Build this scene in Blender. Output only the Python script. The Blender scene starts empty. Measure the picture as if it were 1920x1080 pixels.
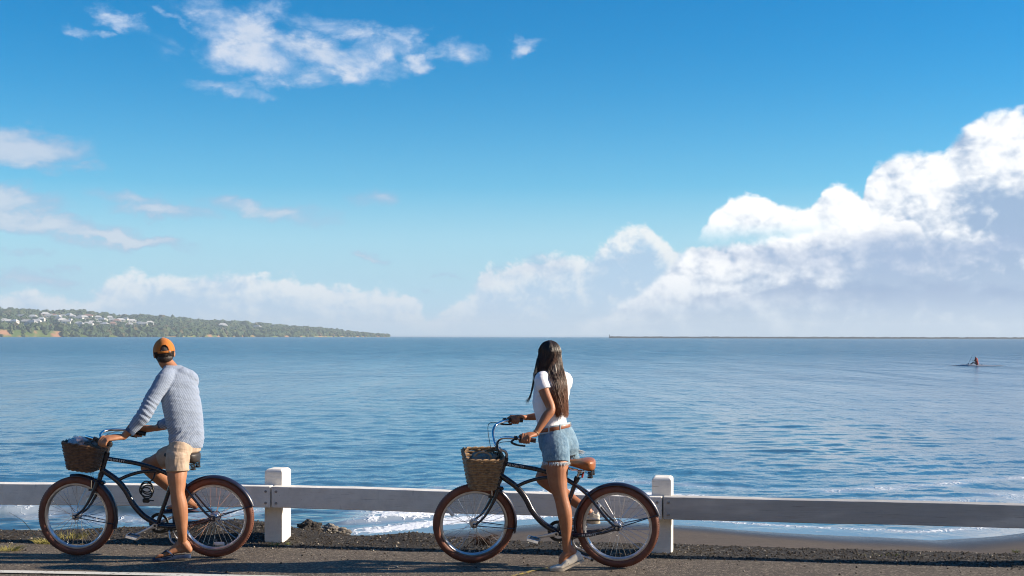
import bpy, bmesh, math, random
import numpy as np
from mathutils import Vector, Matrix, Euler, noise as mnoise

R = math.radians
PI = math.pi
random.seed(7)
rng = np.random.default_rng(11)
scn = bpy.context.scene
COL = scn.collection

# ------------------------------------------------------------------ camera
CAM_H = 1.8
FPX = 2400.0
HOR = 630.7
ROLL = 0.0022
cam_d = bpy.data.cameras.new('camera')
cam = bpy.data.objects.new('camera', cam_d)
COL.objects.link(cam)
cam_d.sensor_width = 36.0
cam_d.lens = 36.0 * FPX / 1920.0
cam_d.shift_y = (HOR - 540.0) / 1920.0
cam_d.clip_start = 0.1
cam_d.clip_end = 60000
cam.matrix_world = Matrix.Translation((0, 0, CAM_H)) @ Matrix.Rotation(R(90), 4, 'X') @ Matrix.Rotation(ROLL, 4, 'Z')
scn.camera = cam

# ------------------------------------------------------------------ light
SUN_EL = 24.0
SUN_AZ = 87.5            # clockwise from +Y (the sea) towards +X
sun_d = bpy.data.lights.new('sun', 'SUN')
sun_d.energy = 5.0
sun_d.angle = R(0.53)
sun_d.color = (1.0, 0.86, 0.68)
sun = bpy.data.objects.new('sun', sun_d)
COL.objects.link(sun)
to_sun = Vector((math.sin(R(SUN_AZ)) * math.cos(R(SUN_EL)), math.cos(R(SUN_AZ)) * math.cos(R(SUN_EL)), math.sin(R(SUN_EL))))
sun.rotation_euler = to_sun.to_track_quat('Z', 'Y').to_euler()

vs = scn.view_settings
vs.view_transform = 'Standard'
vs.look = 'None'
vs.gamma = 1.0
EXPO = 0.9
vs.exposure = EXPO
vs.use_curve_mapping = False
scn.render.engine = 'CYCLES'
cy = scn.cycles
cy.use_denoising = True
try:
    cy.denoiser = 'OPENIMAGEDENOISE'
    cy.denoising_input_passes = 'RGB_ALBEDO_NORMAL'
    cy.denoising_prefilter = 'ACCURATE'
except Exception:
    pass
cy.pixel_filter_type = 'BLACKMAN_HARRIS'
cy.filter_width = 1.05
cy.max_bounces = 6
cy.diffuse_bounces = 3
cy.glossy_bounces = 3
cy.transmission_bounces = 4
cy.transparent_max_bounces = 12
cy.volume_bounces = 0
cy.sample_clamp_indirect = 6.0
cy.sample_clamp_direct = 30.0


# ------------------------------------------------------------------ node maths
class E:
    """A socket that can be added, multiplied ... inside one node tree."""
    nt = None

    def __init__(self, s):
        self.s = s

    @staticmethod
    def m(op, *a, clamp=False):
        n = E.nt.nodes.new('ShaderNodeMath')
        n.operation = op
        n.use_clamp = clamp
        for i, v in enumerate(a):
            if isinstance(v, E):
                E.nt.links.new(v.s, n.inputs[i])
            else:
                n.inputs[i].default_value = float(v)
        return E(n.outputs[0])

    def __add__(s, o): return E.m('ADD', s, o)
    __radd__ = __add__
    def __sub__(s, o): return E.m('SUBTRACT', s, o)
    def __rsub__(s, o): return E.m('SUBTRACT', o, s)
    def __mul__(s, o): return E.m('MULTIPLY', s, o)
    __rmul__ = __mul__
    def __truediv__(s, o): return E.m('DIVIDE', s, o)
    def max(s, o): return E.m('MAXIMUM', s, o)
    def min(s, o): return E.m('MINIMUM', s, o)
    def exp(s): return E.m('EXPONENT', s)

    def step(s, a, b, kind='SMOOTHSTEP', lo=0.0, hi=1.0):
        n = E.nt.nodes.new('ShaderNodeMapRange')
        n.interpolation_type = kind
        n.clamp = True
        E.nt.links.new(s.s, n.inputs[0])
        for i, v in zip((1, 2, 3, 4), (a, b, lo, hi)):
            if isinstance(v, E):
                E.nt.links.new(v.s, n.inputs[i])
            else:
                n.inputs[i].default_value = v
        return E(n.outputs[0])


def vec(x, y, z):
    n = E.nt.nodes.new('ShaderNodeCombineXYZ')
    for i, v in enumerate((x, y, z)):
        if isinstance(v, E):
            E.nt.links.new(v.s, n.inputs[i])
        else:
            n.inputs[i].default_value = float(v)
    return E(n.outputs[0])


def xyz(v):
    n = E.nt.nodes.new('ShaderNodeSeparateXYZ')
    E.nt.links.new(v.s, n.inputs[0])
    return E(n.outputs[0]), E(n.outputs[1]), E(n.outputs[2])


def noise(v, scale, detail=5.0, rough=0.55, dist=0.0, lac=2.0):
    n = E.nt.nodes.new('ShaderNodeTexNoise')
    E.nt.links.new(v.s, n.inputs['Vector'])
    n.inputs['Scale'].default_value = scale
    n.inputs['Detail'].default_value = detail
    n.inputs['Roughness'].default_value = rough
    n.inputs['Distortion'].default_value = dist
    n.inputs['Lacunarity'].default_value = lac
    return E(n.outputs[0])


def mixc(f, a, b):
    n = E.nt.nodes.new('ShaderNodeMix')
    n.data_type = 'RGBA'
    n.clamp_factor = True
    for sock, v in ((n.inputs[0], f), (n.inputs[6], a), (n.inputs[7], b)):
        if isinstance(v, E):
            E.nt.links.new(v.s, sock)
        elif isinstance(v, (int, float)):
            sock.default_value = v
        else:
            sock.default_value = (*v[:3], 1.0)
    return E(n.outputs[2])


def fcurve(x, pts, x0, x1, y0, y1):
    n = E.nt.nodes.new('ShaderNodeFloatCurve')
    c = n.mapping.curves[0]
    p = sorted(pts)
    while len(c.points) < len(p):
        c.points.new(0.5, 0.5)
    for q, (a, b) in zip(c.points, p):
        q.location = ((a - x0) / (x1 - x0), (b - y0) / (y1 - y0))
        q.handle_type = 'VECTOR'
    n.mapping.extend = 'HORIZONTAL'
    n.mapping.update()
    t = x.step(x0, x1, 'LINEAR')
    E.nt.links.new(t.s, n.inputs['Value'])
    return E(n.outputs[0]) * (y1 - y0) + y0


def ang(u, v):
    """pixel of the photograph -> direction measure (azimuth, tan elevation), in units of 1/2400"""
    a = math.atan((u - 960) / FPX)
    return a * FPX, (HOR + (u - 960) * ROLL - v) * math.cos(a)


# ------------------------------------------------------------------ world: sky and clouds
world = bpy.data.worlds.new('World')
scn.world = world
world.use_nodes = True
nt = world.node_tree
nt.nodes.clear()
E.nt = nt
sky = nt.nodes.new('ShaderNodeTexSky')
sky.sky_type = 'NISHITA'
sky.sun_disc = False
sky.sun_elevation = R(SUN_EL)
sky.sun_rotation = R(SUN_AZ)
sky.altitude = 0
sky.air_density = 1.0
sky.dust_density = 0.05
sky.ozone_density = 2.2
STR = 0.0667
hsv = nt.nodes.new('ShaderNodeHueSaturation')
hsv.inputs['Hue'].default_value = 0.503
hsv.inputs['Saturation'].default_value = 2.35
hsv.inputs['Value'].default_value = 1.12
nt.links.new(sky.outputs[0], hsv.inputs['Color'])
skyc = E(hsv.outputs[0])
tc = nt.nodes.new('ShaderNodeTexCoord')
dx, dy, dz = xyz(E(tc.outputs['Generated']))
az = E.m('ARCTAN2', dx, dy) * FPX
hor_len = E.m('SQRT', dx * dx + dy * dy).max(0.05)
tt = (dz / hor_len) * FPX
up = tt.step(-4.0, 4.0)


def col(r, g, b):          # display colour (0-255) -> what the background has to emit
    def lin(c):
        c /= 255.0
        return c / 12.92 if c < 0.04045 else ((c + 0.055) / 1.055) ** 2.4
    return tuple(lin(c) / STR / 2 ** EXPO for c in (r, g, b))


# pale air near the horizon
hq = tt.max(0.0) * (1.0 / 300.0)
hz = (hq * hq * -1.0).exp()
c = mixc(hz * 0.93, skyc, col(170, 214, 246))

# high thin clouds: soft ellipses torn by stretched noise
def wisp_field(list_):
    f = None
    for (u, v, ru, rv, rot, s) in list_:
        A, T = ang(u, v)
        mp = nt.nodes.new('ShaderNodeMapping')
        mp.vector_type = 'TEXTURE'
        nt.links.new(P2.s, mp.inputs['Vector'])
        mp.inputs['Location'].default_value = (A, T, 0)
        mp.inputs['Rotation'].default_value = (0, 0, R(rot))
        mp.inputs['Scale'].default_value = (ru, rv, 1)
        ln = nt.nodes.new('ShaderNodeVectorMath')
        ln.operation = 'LENGTH'
        nt.links.new(mp.outputs[0], ln.inputs[0])
        g = E(ln.outputs['Value']).step(0.0, 1.35, 'SMOOTHSTEP', s, 0.0)
        f = g if f is None else f.max(g)
    return f


W0 = vec(az, tt * 1.3, 1.7)
P2 = vec(az + (noise(W0, 1 / 60.0, 5.0, 0.6) - 0.5) * 110.0 + (noise(W0, 1 / 210.0, 2.0, 0.5) - 0.5) * 90.0, tt + (noise(vec(az, tt * 1.3, 9.7), 1 / 55.0, 5.0, 0.6) - 0.5) * 62.0, 0.0)
wn = noise(vec(az * 0.7, tt * 1.15, 3.1), 1 / 75.0, 8.0, 0.60, 0.35)
wn2 = noise(vec(az * 0.9 + tt * 0.35, tt * 1.3, 8.4), 1 / 150.0, 5.0, 0.55, 0.3)
high = wisp_field([
    (440, 55, 120, 80, -20, 1.05), (490, 112, 190, 55, -8, 1.1), (615, 105, 190, 52, -10, 1.08), (590, 38, 230, 34, -12, 0.85),
    (700, 95, 95, 50, 8, 1.0), (745, 68, 70, 26, 18, 0.80), (530, 150, 130, 26, 0, 0.8), (780, 122, 42, 28, 0, 0.85),
    (860, 98, 70, 34, 0, 1.0), (975, 84, 46, 24, 10, 0.90), (214, 34, 70, 26, -18, 0.92),
    (172, 62, 60, 12, -3, 0.75), (328, 42, 60, 18, -25, 0.8), (420, 165, 110, 22, -5, 0.62),
])
wv = high + (wn - 0.5) * 2.3 + (wn2 - 0.5) * 0.9
wl0 = noise(vec(az * 0.8, tt * 1.2, 14.2), 1 / 45.0, 6.0, 0.6, 0.3)
ahigh = wv.step(0.22, 1.05) * high.step(0.05, 0.4)
c = mixc(ahigh * (0.55 + wn2 * 0.62), c, mixc((wv + (wl0 - 0.5) * 1.2).step(0.5, 1.35), col(165, 196, 234), col(226, 232, 244)))
left = wisp_field([
    (20, 272, 150, 50, -4, 1.05), (70, 300, 90, 26, 5, 0.75), (150, 312, 60, 18, 0, 0.62), (0, 372, 150, 44, -6, 1.1),
    (50, 415, 240, 36, -8, 1.1), (200, 443, 220, 18, -6, 1.0), (315, 398, 130, 24, -5, 0.95), (250, 372, 140, 24, -8, 0.7),
    (520, 398, 150, 30, -8, 0.88), (440, 380, 90, 18, -4, 0.66), (688, 370, 64, 32, -6, 0.82), (700, 479, 56, 11, -4, 0.85), (65, 471, 70, 11, -4, 0.8),
    (120, 505, 80, 11, -4, 0.85), (30, 520, 150, 26, 0, 0.9), (850, 520, 50, 7, 0, 0.7), (820, 545, 40, 7, 0, 0.7),
])
wl = noise(vec(az * 0.5, tt * 1.6, 5.7), 1 / 80.0, 7.0, 0.56, 0.3)
lv = left + (wl - 0.5) * 2.0
aleft = lv.step(0.24, 0.98) * left.step(0.05, 0.35)
c = mixc(aleft * 0.72, c, mixc((lv + (wn - 0.5)).step(0.5, 1.2), col(165, 190, 222), col(218, 221, 233)))


# cumulus banks: a silhouette over the azimuth, torn by billows, lit from the right
def billow(dxo, dyo, seed, s):
    q = vec(az + dxo, (tt + dyo) * 1.2, seed)
    base_ = noise(q, 1 / (105.0 * s), 8.0, 0.58, 0.2)
    def puff(k):
        n_ = noise(q, k / (70.0 * s), 1.0, 0.5, 0.35)
        return E.m('ABSOLUTE', n_ * 2.0 - 1.0)
    return base_ * 0.85 + (puff(1.0) * 0.62 + puff(2.3) * 0.38) * 0.38


def cumulus(pts, seed, s, amp, white, grey, base, soft, depth, opac, bot=None, lit=4.2, bias=0.60):
    H = fcurve(az, [ang(u, v) for u, v in pts], -1300, 1300, -60, 700)
    b = billow(0, 0, seed, s)
    b2 = billow(27 * s, 20 * s, seed, s)
    big = noise(vec(az * 0.6, tt * 1.5, seed + 4.0), 1 / (230.0 * s), 4.0, 0.5, 0.4)
    f = (H - tt) + (b - 0.46) * amp
    edge = f.step(0.0, soft)
    dep = f.step(20.0 * s, depth)
    shade = (b - b2) * lit + bias + (big - 0.5) * 1.5 - dep * 0.62
    k = shade.step(0.0, 0.95)
    cc = mixc(k, grey, white)
    low = tt.step(5.0, 170.0)
    cc = mixc(low, mixc(0.55, cc, base), cc)
    a = edge * opac
    if bot is not None:
        a = a * (tt + (b - 0.5) * 24).step(bot[0], bot[1])
    return cc, a


WH = tuple(1.16 * q_ for q_ in col(253, 252, 251))
PALE = col(196, 214, 235)
GREY = col(158, 184, 217)
LAV = col(176, 193, 222)
# far bank on the left and the middle
cc, a = cumulus([(-1200, 545), (-600, 540), (-200, 548), (0, 548), (45, 540), (80, 553), (110, 550), (150, 556), (200, 525), (240, 508), (330, 507), (410, 512),
                 (480, 512), (520, 512), (560, 518), (610, 522), (640, 524), (670, 535), (700, 540), (760, 545), (785, 556), (800, 590), (830, 585), (860, 560), (880, 545), (905, 512), (940, 492), (1000, 478), (1060, 482), (1110, 470), (1140, 442), (1180, 420), (1210, 412), (1240, 445), (1300, 455), (1500, 470), (1900, 500), (2200, 560)],
                13.0, 0.55, 84, col(253, 253, 252), col(178, 208, 236), PALE, 20.0, 90.0, 0.86, (-25, 25), 2.3, 0.70)
c = mixc(a, c, cc)
# tall bank on the right, and the white puff left of it
cc, a = cumulus([(-1300, 800), (900, 660), (1100, 600), (1200, 540), (1260, 490), (1310, 455), (1400, 446), (1500, 436), (1580, 412), (1612, 372), (1630, 315), (1660, 292), (1700, 283),
                 (1770, 276), (1800, 240), (1840, 218), (1890, 203), (1960, 190), (2060, 160), (2250, 150), (2500, 220), (2700, 330)],
                2.6, 0.85, 62, WH, GREY, PALE, 20.0, 210.0, 0.97, (-35, 10), 2.2, 0.76)
c = mixc(a, c, cc)
cc, a = cumulus([(-1300, 800), (1260, 800), (1285, 470), (1310, 432), (1335, 398), (1370, 368), (1425, 356), (1460, 380), (1500, 388), (1525, 380), (1545, 350), (1575, 344), (1612, 362), (1640, 398), (1690, 404), (1720, 412), (1745, 460), (1760, 800), (2700, 800)],
                5.3, 0.6, 44, WH, col(200, 215, 235), WH, 13.0, 150.0, 0.97, (165, 215), 1.9, 0.92)
c = mixc(a, c, cc)
# grey shelves in front of the bank
def shelf(top, bottom, seed, colr, opac, amp, soft):
    Ht = fcurve(az, [ang(u, v) for u, v in top], -1300, 1300, -60, 700)
    Hb = fcurve(az, [ang(u, v) for u, v in bottom], -1300, 1300, -60, 700)
    b = noise(vec(az, tt * 1.7, seed), 1 / 60.0, 7.0, 0.58, 0.2)
    t = ((Ht - tt) + (b - 0.5) * amp).step(0.0, soft)
    u_ = ((tt - Hb) + (b - 0.5) * amp * 0.8).step(0.0, soft * 2.2)
    b3 = noise(vec(az * 0.5, tt * 1.6, seed + 7), 1 / 120.0, 4.0, 0.5)
    return mixc(b3.step(0.3, 0.7), colr, mixc(0.35, colr, LAV)), t * u_ * opac


cc, a = shelf([(-1300, 800), (850, 600), (900, 500), (1000, 468), (1100, 478), (1250, 455), (1400, 452), (1560, 440), (1640, 420), (1700, 425), (1800, 440), (1920, 420), (2400, 420)],
              [(-1300, 600), (850, 560), (1000, 540), (1250, 505), (1500, 540), (1700, 560), (1920, 520), (2400, 520)], 21.0, col(164, 187, 221), 0.62, 70, 34)
c = mixc(a, c, cc)
cc, a = shelf([(-1300, 800), (1150, 640), (1200, 580), (1240, 548), (1330, 548), (1420, 540), (1455, 522), (1490, 516), (1540, 524), (1640, 520), (1780, 522), (1920, 530), (2400, 540)],
              [(-1300, 600), (1200, 584), (1400, 582), (1700, 592), (1920, 590), (2400, 590)], 33.0, col(148, 175, 212), 0.90, 60, 22)
c = mixc(a, c, cc)
# thin pale veil right above the sea
c = mixc((tt * (-1.0 / 26.0)).min(0.0).exp() * 0.65, c, col(190, 214, 236))
# below the horizon
c = mixc(up, col(120, 150, 180), c)
bg = nt.nodes.new('ShaderNodeBackground')
bg.inputs['Strength'].default_value = STR
nt.links.new(c.s, bg.inputs['Color'])
wo = nt.nodes.new('ShaderNodeOutputWorld')
nt.links.new(bg.outputs[0], wo.inputs['Surface'])
world.cycles.sampling_method = 'MANUAL'
world.cycles.sample_map_resolution = 512


# ------------------------------------------------------------------ helpers
def P(u, v, Y):
    """point of the place seen at pixel (u, v) of the photograph, Y metres in front of the camera"""
    a, b = (u - 960) / FPX, (HOR - v) / FPX
    ca, sa = math.cos(ROLL), math.sin(ROLL)
    return Vector(((a * ca - b * sa) * Y, Y, CAM_H + (a * sa + b * ca) * Y))


def tag(o, label=None, cat=None, group=None, kind=None):
    if label: o['label'] = label
    if cat: o['category'] = cat
    if group: o['group'] = group
    if kind: o['kind'] = kind
    return o


def empty(name, loc=(0, 0, 0), rz=0.0):
    o = bpy.data.objects.new(name, None)
    o.empty_display_size = 0.1
    o.location = loc
    o.rotation_euler = (0, 0, rz)
    COL.objects.link(o)
    return o


def link(name, me, parent=None):
    o = bpy.data.objects.new(name, me)
    COL.objects.link(o)
    if parent is not None:
        o.parent = parent
    return o


def np_mesh(name, verts, faces, mats=(), smooth=True):
    """verts (n,3) array, faces (m,k) array of equal size or list of such arrays"""
    me = bpy.data.meshes.new(name)
    fl = faces if isinstance(faces, list) else [faces]
    fl = [np.asarray(f, dtype=np.int32) for f in fl if len(f)]
    v = np.asarray(verts, dtype=np.float32)
    me.vertices.add(len(v))
    me.vertices.foreach_set('co', v.ravel())
    nl = sum(f.size for f in fl)
    nf = sum(len(f) for f in fl)
    me.loops.add(nl)
    me.loops.foreach_set('vertex_index', np.concatenate([f.ravel() for f in fl]))
    me.polygons.add(nf)
    sizes = np.concatenate([np.full(len(f), f.shape[1], dtype=np.int32) for f in fl])
    starts = np.concatenate([[0], np.cumsum(sizes)[:-1]]).astype(np.int32)
    me.polygons.foreach_set('loop_start', starts)
    me.polygons.foreach_set('use_smooth', np.full(nf, smooth, dtype=bool))
    me.update(calc_edges=True)
    for m in mats:
        me.materials.append(m)
    return me


class MB:
    """collects lofts, boxes and so on, then links them as one mesh object"""
    def __init__(self):
        self.v, self.f, self.mi = [], [], []
        self.n = 0

    def add(self, verts, faces, mi=0):
        self.v.extend([tuple(p) for p in verts])
        for f in faces:
            self.f.append(tuple(i + self.n for i in f))
            self.mi.append(mi)
        self.n += len(verts)
        return self

    def box(self, lo, hi, mi=0, M=None, ch=0.0):
        x0, y0, z0 = lo
        x1, y1, z1 = hi
        if ch <= 0:
            vs = [(x0, y0, z0), (x1, y0, z0), (x1, y1, z0), (x0, y1, z0), (x0, y0, z1), (x1, y0, z1), (x1, y1, z1), (x0, y1, z1)]
            fs = [(0, 3, 2, 1), (4, 5, 6, 7), (0, 1, 5, 4), (1, 2, 6, 5), (2, 3, 7, 6), (3, 0, 4, 7)]
        else:
            bm = bmesh.new()
            bmesh.ops.create_cube(bm, size=1.0)
            for q in bm.verts:
                q.co = Vector(((x0 + x1) / 2 + q.co.x * (x1 - x0), (y0 + y1) / 2 + q.co.y * (y1 - y0), (z0 + z1) / 2 + q.co.z * (z1 - z0)))
            bmesh.ops.bevel(bm, geom=list(bm.edges), offset=ch, segments=1, affect='EDGES', profile=0.5)
            bm.verts.index_update()
            vs = [q.co.copy() for q in bm.verts]
            fs = [tuple(q.index for q in f.verts) for f in bm.faces]
            bm.free()
        if M is not None:
            vs = [M @ Vector(q) for q in vs]
        return self.add(vs, fs, mi)

    def tube(self, pts, r, seg=10, mi=0, closed=False, cap=True, flat=None, up=None):
        """sweep along pts; r a number or a list; flat=(a,b) scales the section across / along up"""
        pts = [Vector(p) for p in pts]
        n = len(pts)
        rs = r if isinstance(r, (list, tuple)) else [r] * n
        vs = []
        nrm = None
        for i, p in enumerate(pts):
            if closed:
                t = pts[(i + 1) % n] - pts[i - 1]
            else:
                t = pts[min(i + 1, n - 1)] - pts[max(i - 1, 0)]
            t.normalize()
            if up is not None:
                nrm = Vector(up) - t * Vector(up).dot(t)
            elif nrm is None:
                a = Vector((0, 0, 1)) if abs(t.z) < 0.9 else Vector((0, 1, 0))
                nrm = a - t * a.dot(t)
            else:
                nrm = nrm - t * nrm.dot(t)
            nrm.normalize()
            b = t.cross(nrm)
            fa, fb = flat if flat else (1, 1)
            for k in range(seg):
                an = 2 * PI * k / seg
                vs.append(p + b * (math.cos(an) * rs[i] * fa) + nrm * (math.sin(an) * rs[i] * fb))
        fs = []
        for i in range(n if closed else n - 1):
            j = (i + 1) % n
            for k in range(seg):
                l = (k + 1) % seg
                fs.append((i * seg + k, i * seg + l, j * seg + l, j * seg + k))
        if cap and not closed:
            fs.append(tuple(range(seg))[::-1])
            fs.append(tuple((n - 1) * seg + k for k in range(seg)))
        return self.add(vs, fs, mi)

    def lathe(self, prof, seg=24, mi=0, M=None, arc=(0, 2 * PI), loop=False):
        """revolve profile [(radius, y)] about the local Y axis"""
        full = abs(arc[1] - arc[0] - 2 * PI) < 1e-6
        ns = seg if full else seg + 1
        vs = []
        for i in range(ns):
            a = arc[0] + (arc[1] - arc[0]) * i / seg
            for (r_, y_) in prof:
                q = Vector((math.cos(a) * r_, y_, math.sin(a) * r_))
                vs.append(M @ q if M is not None else q)
        m = len(prof)
        fs = []
        for i in range(seg):
            j = (i + 1) % ns
            for k in range(m if loop else m - 1):
                l = (k + 1) % m
                fs.append((i * m + k, i * m + l, j * m + l, j * m + k))
        if not full and loop:
            fs.append(tuple(range(m)))
            fs.append(tuple((ns - 1) * m + k for k in range(m))[::-1])
        return self.add(vs, fs, mi)

    def mesh(self, name, mats, smooth=True, sharp=35):
        me = bpy.data.meshes.new(name)
        me.from_pydata([tuple(q) for q in self.v], [], self.f)
        for m in (mats if isinstance(mats, (list, tuple)) else [mats]):
            me.materials.append(m)
        me.polygons.foreach_set('material_index', self.mi)
        me.polygons.foreach_set('use_smooth', [smooth] * len(self.f))
        me.update()
        bm = bmesh.new()
        bm.from_mesh(me)
        bmesh.ops.recalc_face_normals(bm, faces=list(bm.faces))
        if smooth:
            for e in bm.edges:
                if len(e.link_faces) == 2 and e.calc_face_angle(0) > R(sharp):
                    e.smooth = False
        bm.to_mesh(me)
        bm.free()
        return me

    def obj(self, name, mats, parent=None, smooth=True, sharp=35):
        return link(name, self.mesh(name, mats, smooth, sharp), parent)


def spline(pts, n, closed=False):
    """Catmull-Rom through pts (tuples of any length), n samples per span"""
    p = np.array(pts, dtype=float)
    m = len(p)
    out = []
    for i in range(m if closed else m - 1):
        p0 = p[(i - 1) % m] if (closed or i > 0) else 2 * p[0] - p[1]
        p1, p2 = p[i], p[(i + 1) % m]
        p3 = p[(i + 2) % m] if (closed or i + 2 < m) else 2 * p[-1] - p[-2]
        for k in range(n):
            t = k / n
            out.append(0.5 * (2 * p1 + (p2 - p0) * t + (2 * p0 - 5 * p1 + 4 * p2 - p3) * t * t + (3 * p1 - p0 - 3 * p2 + p3) * t ** 3))
    if not closed:
        out.append(p[-1])
    return np.array(out)


def sp(pts, n):
    return [Vector(q) for q in spline([tuple(a) for a in pts], n)]


# value noise on arrays
def vnoise(x, y, seed=0):
    xi, yi = np.floor(x).astype(np.int64), np.floor(y).astype(np.int64)
    xf, yf = x - xi, y - yi
    u, v = xf * xf * (3 - 2 * xf), yf * yf * (3 - 2 * yf)
    def h(a, b):
        n = (a * 374761393 + b * 668265263 + seed * 2147483647) & 0xFFFFFFFF
        n = ((n ^ (n >> 13)) * 1274126177) & 0xFFFFFFFF
        return ((n ^ (n >> 16)) & 0xFFFF) / 65535.0
    a, b, c_, d = h(xi, yi), h(xi + 1, yi), h(xi, yi + 1), h(xi + 1, yi + 1)
    return (a * (1 - u) + b * u) * (1 - v) + (c_ * (1 - u) + d * u) * v


def fbm(x, y, oct=4, seed=0, gain=0.5):
    s, a, t = 0.0, 1.0, 0.0
    for i in range(oct):
        s = s + a * vnoise(x * 2 ** i + 17.3 * i, y * 2 ** i + 5.1 * i, seed + i)
        t += a
        a *= gain
    return s / t


def smooth01(x, a, b):
    t = np.clip((x - a) / (b - a), 0, 1)
    return t * t * (3 - 2 * t)


# ------------------------------------------------------------------ materials
def new_mat(name):
    m = bpy.data.materials.new(name)
    m.use_nodes = True
    t = m.node_tree
    E.nt = t
    return m, t, t.nodes['Principled BSDF']


def mat(name, c1, rough=0.6, c2=None, scale=20.0, metal=0.0, bump=0.0, bscale=None, spec=0.5, coat=0.0, stretch=(1, 1, 1), detail=5.0, lo=0.35, hi=0.65, sheen=0.0, sss=0.0):
    """procedural paint, cloth, rubber ...: two colours mixed by noise, fine relief by a bump"""
    m, t, b = new_mat(name)
    tcn = t.nodes.new('ShaderNodeTexCoord')
    mp = t.nodes.new('ShaderNodeMapping')
    mp.inputs['Scale'].default_value = stretch
    t.links.new(tcn.outputs['Object'], mp.inputs['Vector'])
    v = E(mp.outputs[0])
    n = noise(v, scale, detail, 0.6)
    if c2 is None:
        c2 = tuple(q * 0.8 for q in c1)
    cc = mixc(n.step(lo, hi), c1, c2)
    t.links.new(cc.s, b.inputs['Base Color'])
    rr = noise(v, scale * 2.3, 3.0).step(0.3, 0.7, 'LINEAR', rough * 0.85, min(1.0, rough * 1.15))
    t.links.new(rr.s, b.inputs['Roughness'])
    b.inputs['Metallic'].default_value = metal
    b.inputs['Specular IOR Level'].default_value = spec
    b.inputs['Coat Weight'].default_value = coat
    b.inputs['Coat Roughness'].default_value = 0.12
    b.inputs['Sheen Weight'].default_value = sheen
    if sss:
        b.inputs['Subsurface Weight'].default_value = sss
        b.inputs['Subsurface Radius'].default_value = (0.02, 0.008, 0.004)
        b.inputs['Subsurface Scale'].default_value = 0.5
    if bump:
        bn = t.nodes.new('ShaderNodeBump')
        bn.inputs['Strength'].default_value = 1.0
        bn.inputs['Distance'].default_value = bump
        t.links.new(noise(v, bscale or scale * 4, 4.0, 0.6).s, bn.inputs['Height'])
        t.links.new(bn.outputs[0], b.inputs['Normal'])
    return m

# ================================================================== the fence line (sets the edge of the road)
FL = [(-8.8, 11.63), (-5.45, 11.37), (-2.09, 11.10), (1.25, 10.60), (4.62, 10.09), (8.0, 9.58)]   # front face of the rails, seen from above


def fence_y(x):
    return np.interp(x, [p[0] for p in FL], [p[1] for p in FL])


SEA_Z = -1.2


def shore_y(x):
    """where the water meets the sand"""
    return 19.9 + 0.45 * np.sin(x * 0.55 + 0.4) + 0.25 * np.sin(x * 1.37) + np.where(x > 6.0, 0.0, 0.0) + np.interp(x, [-40, -6, -3, -1, 30], [-6, -4.2, -1.6, 0.0, 0.0]) + np.interp(x, [3, 5.0, 6.2, 8, 12], [0, -0.9, -1.1, 0.4, 1.2])


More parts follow.
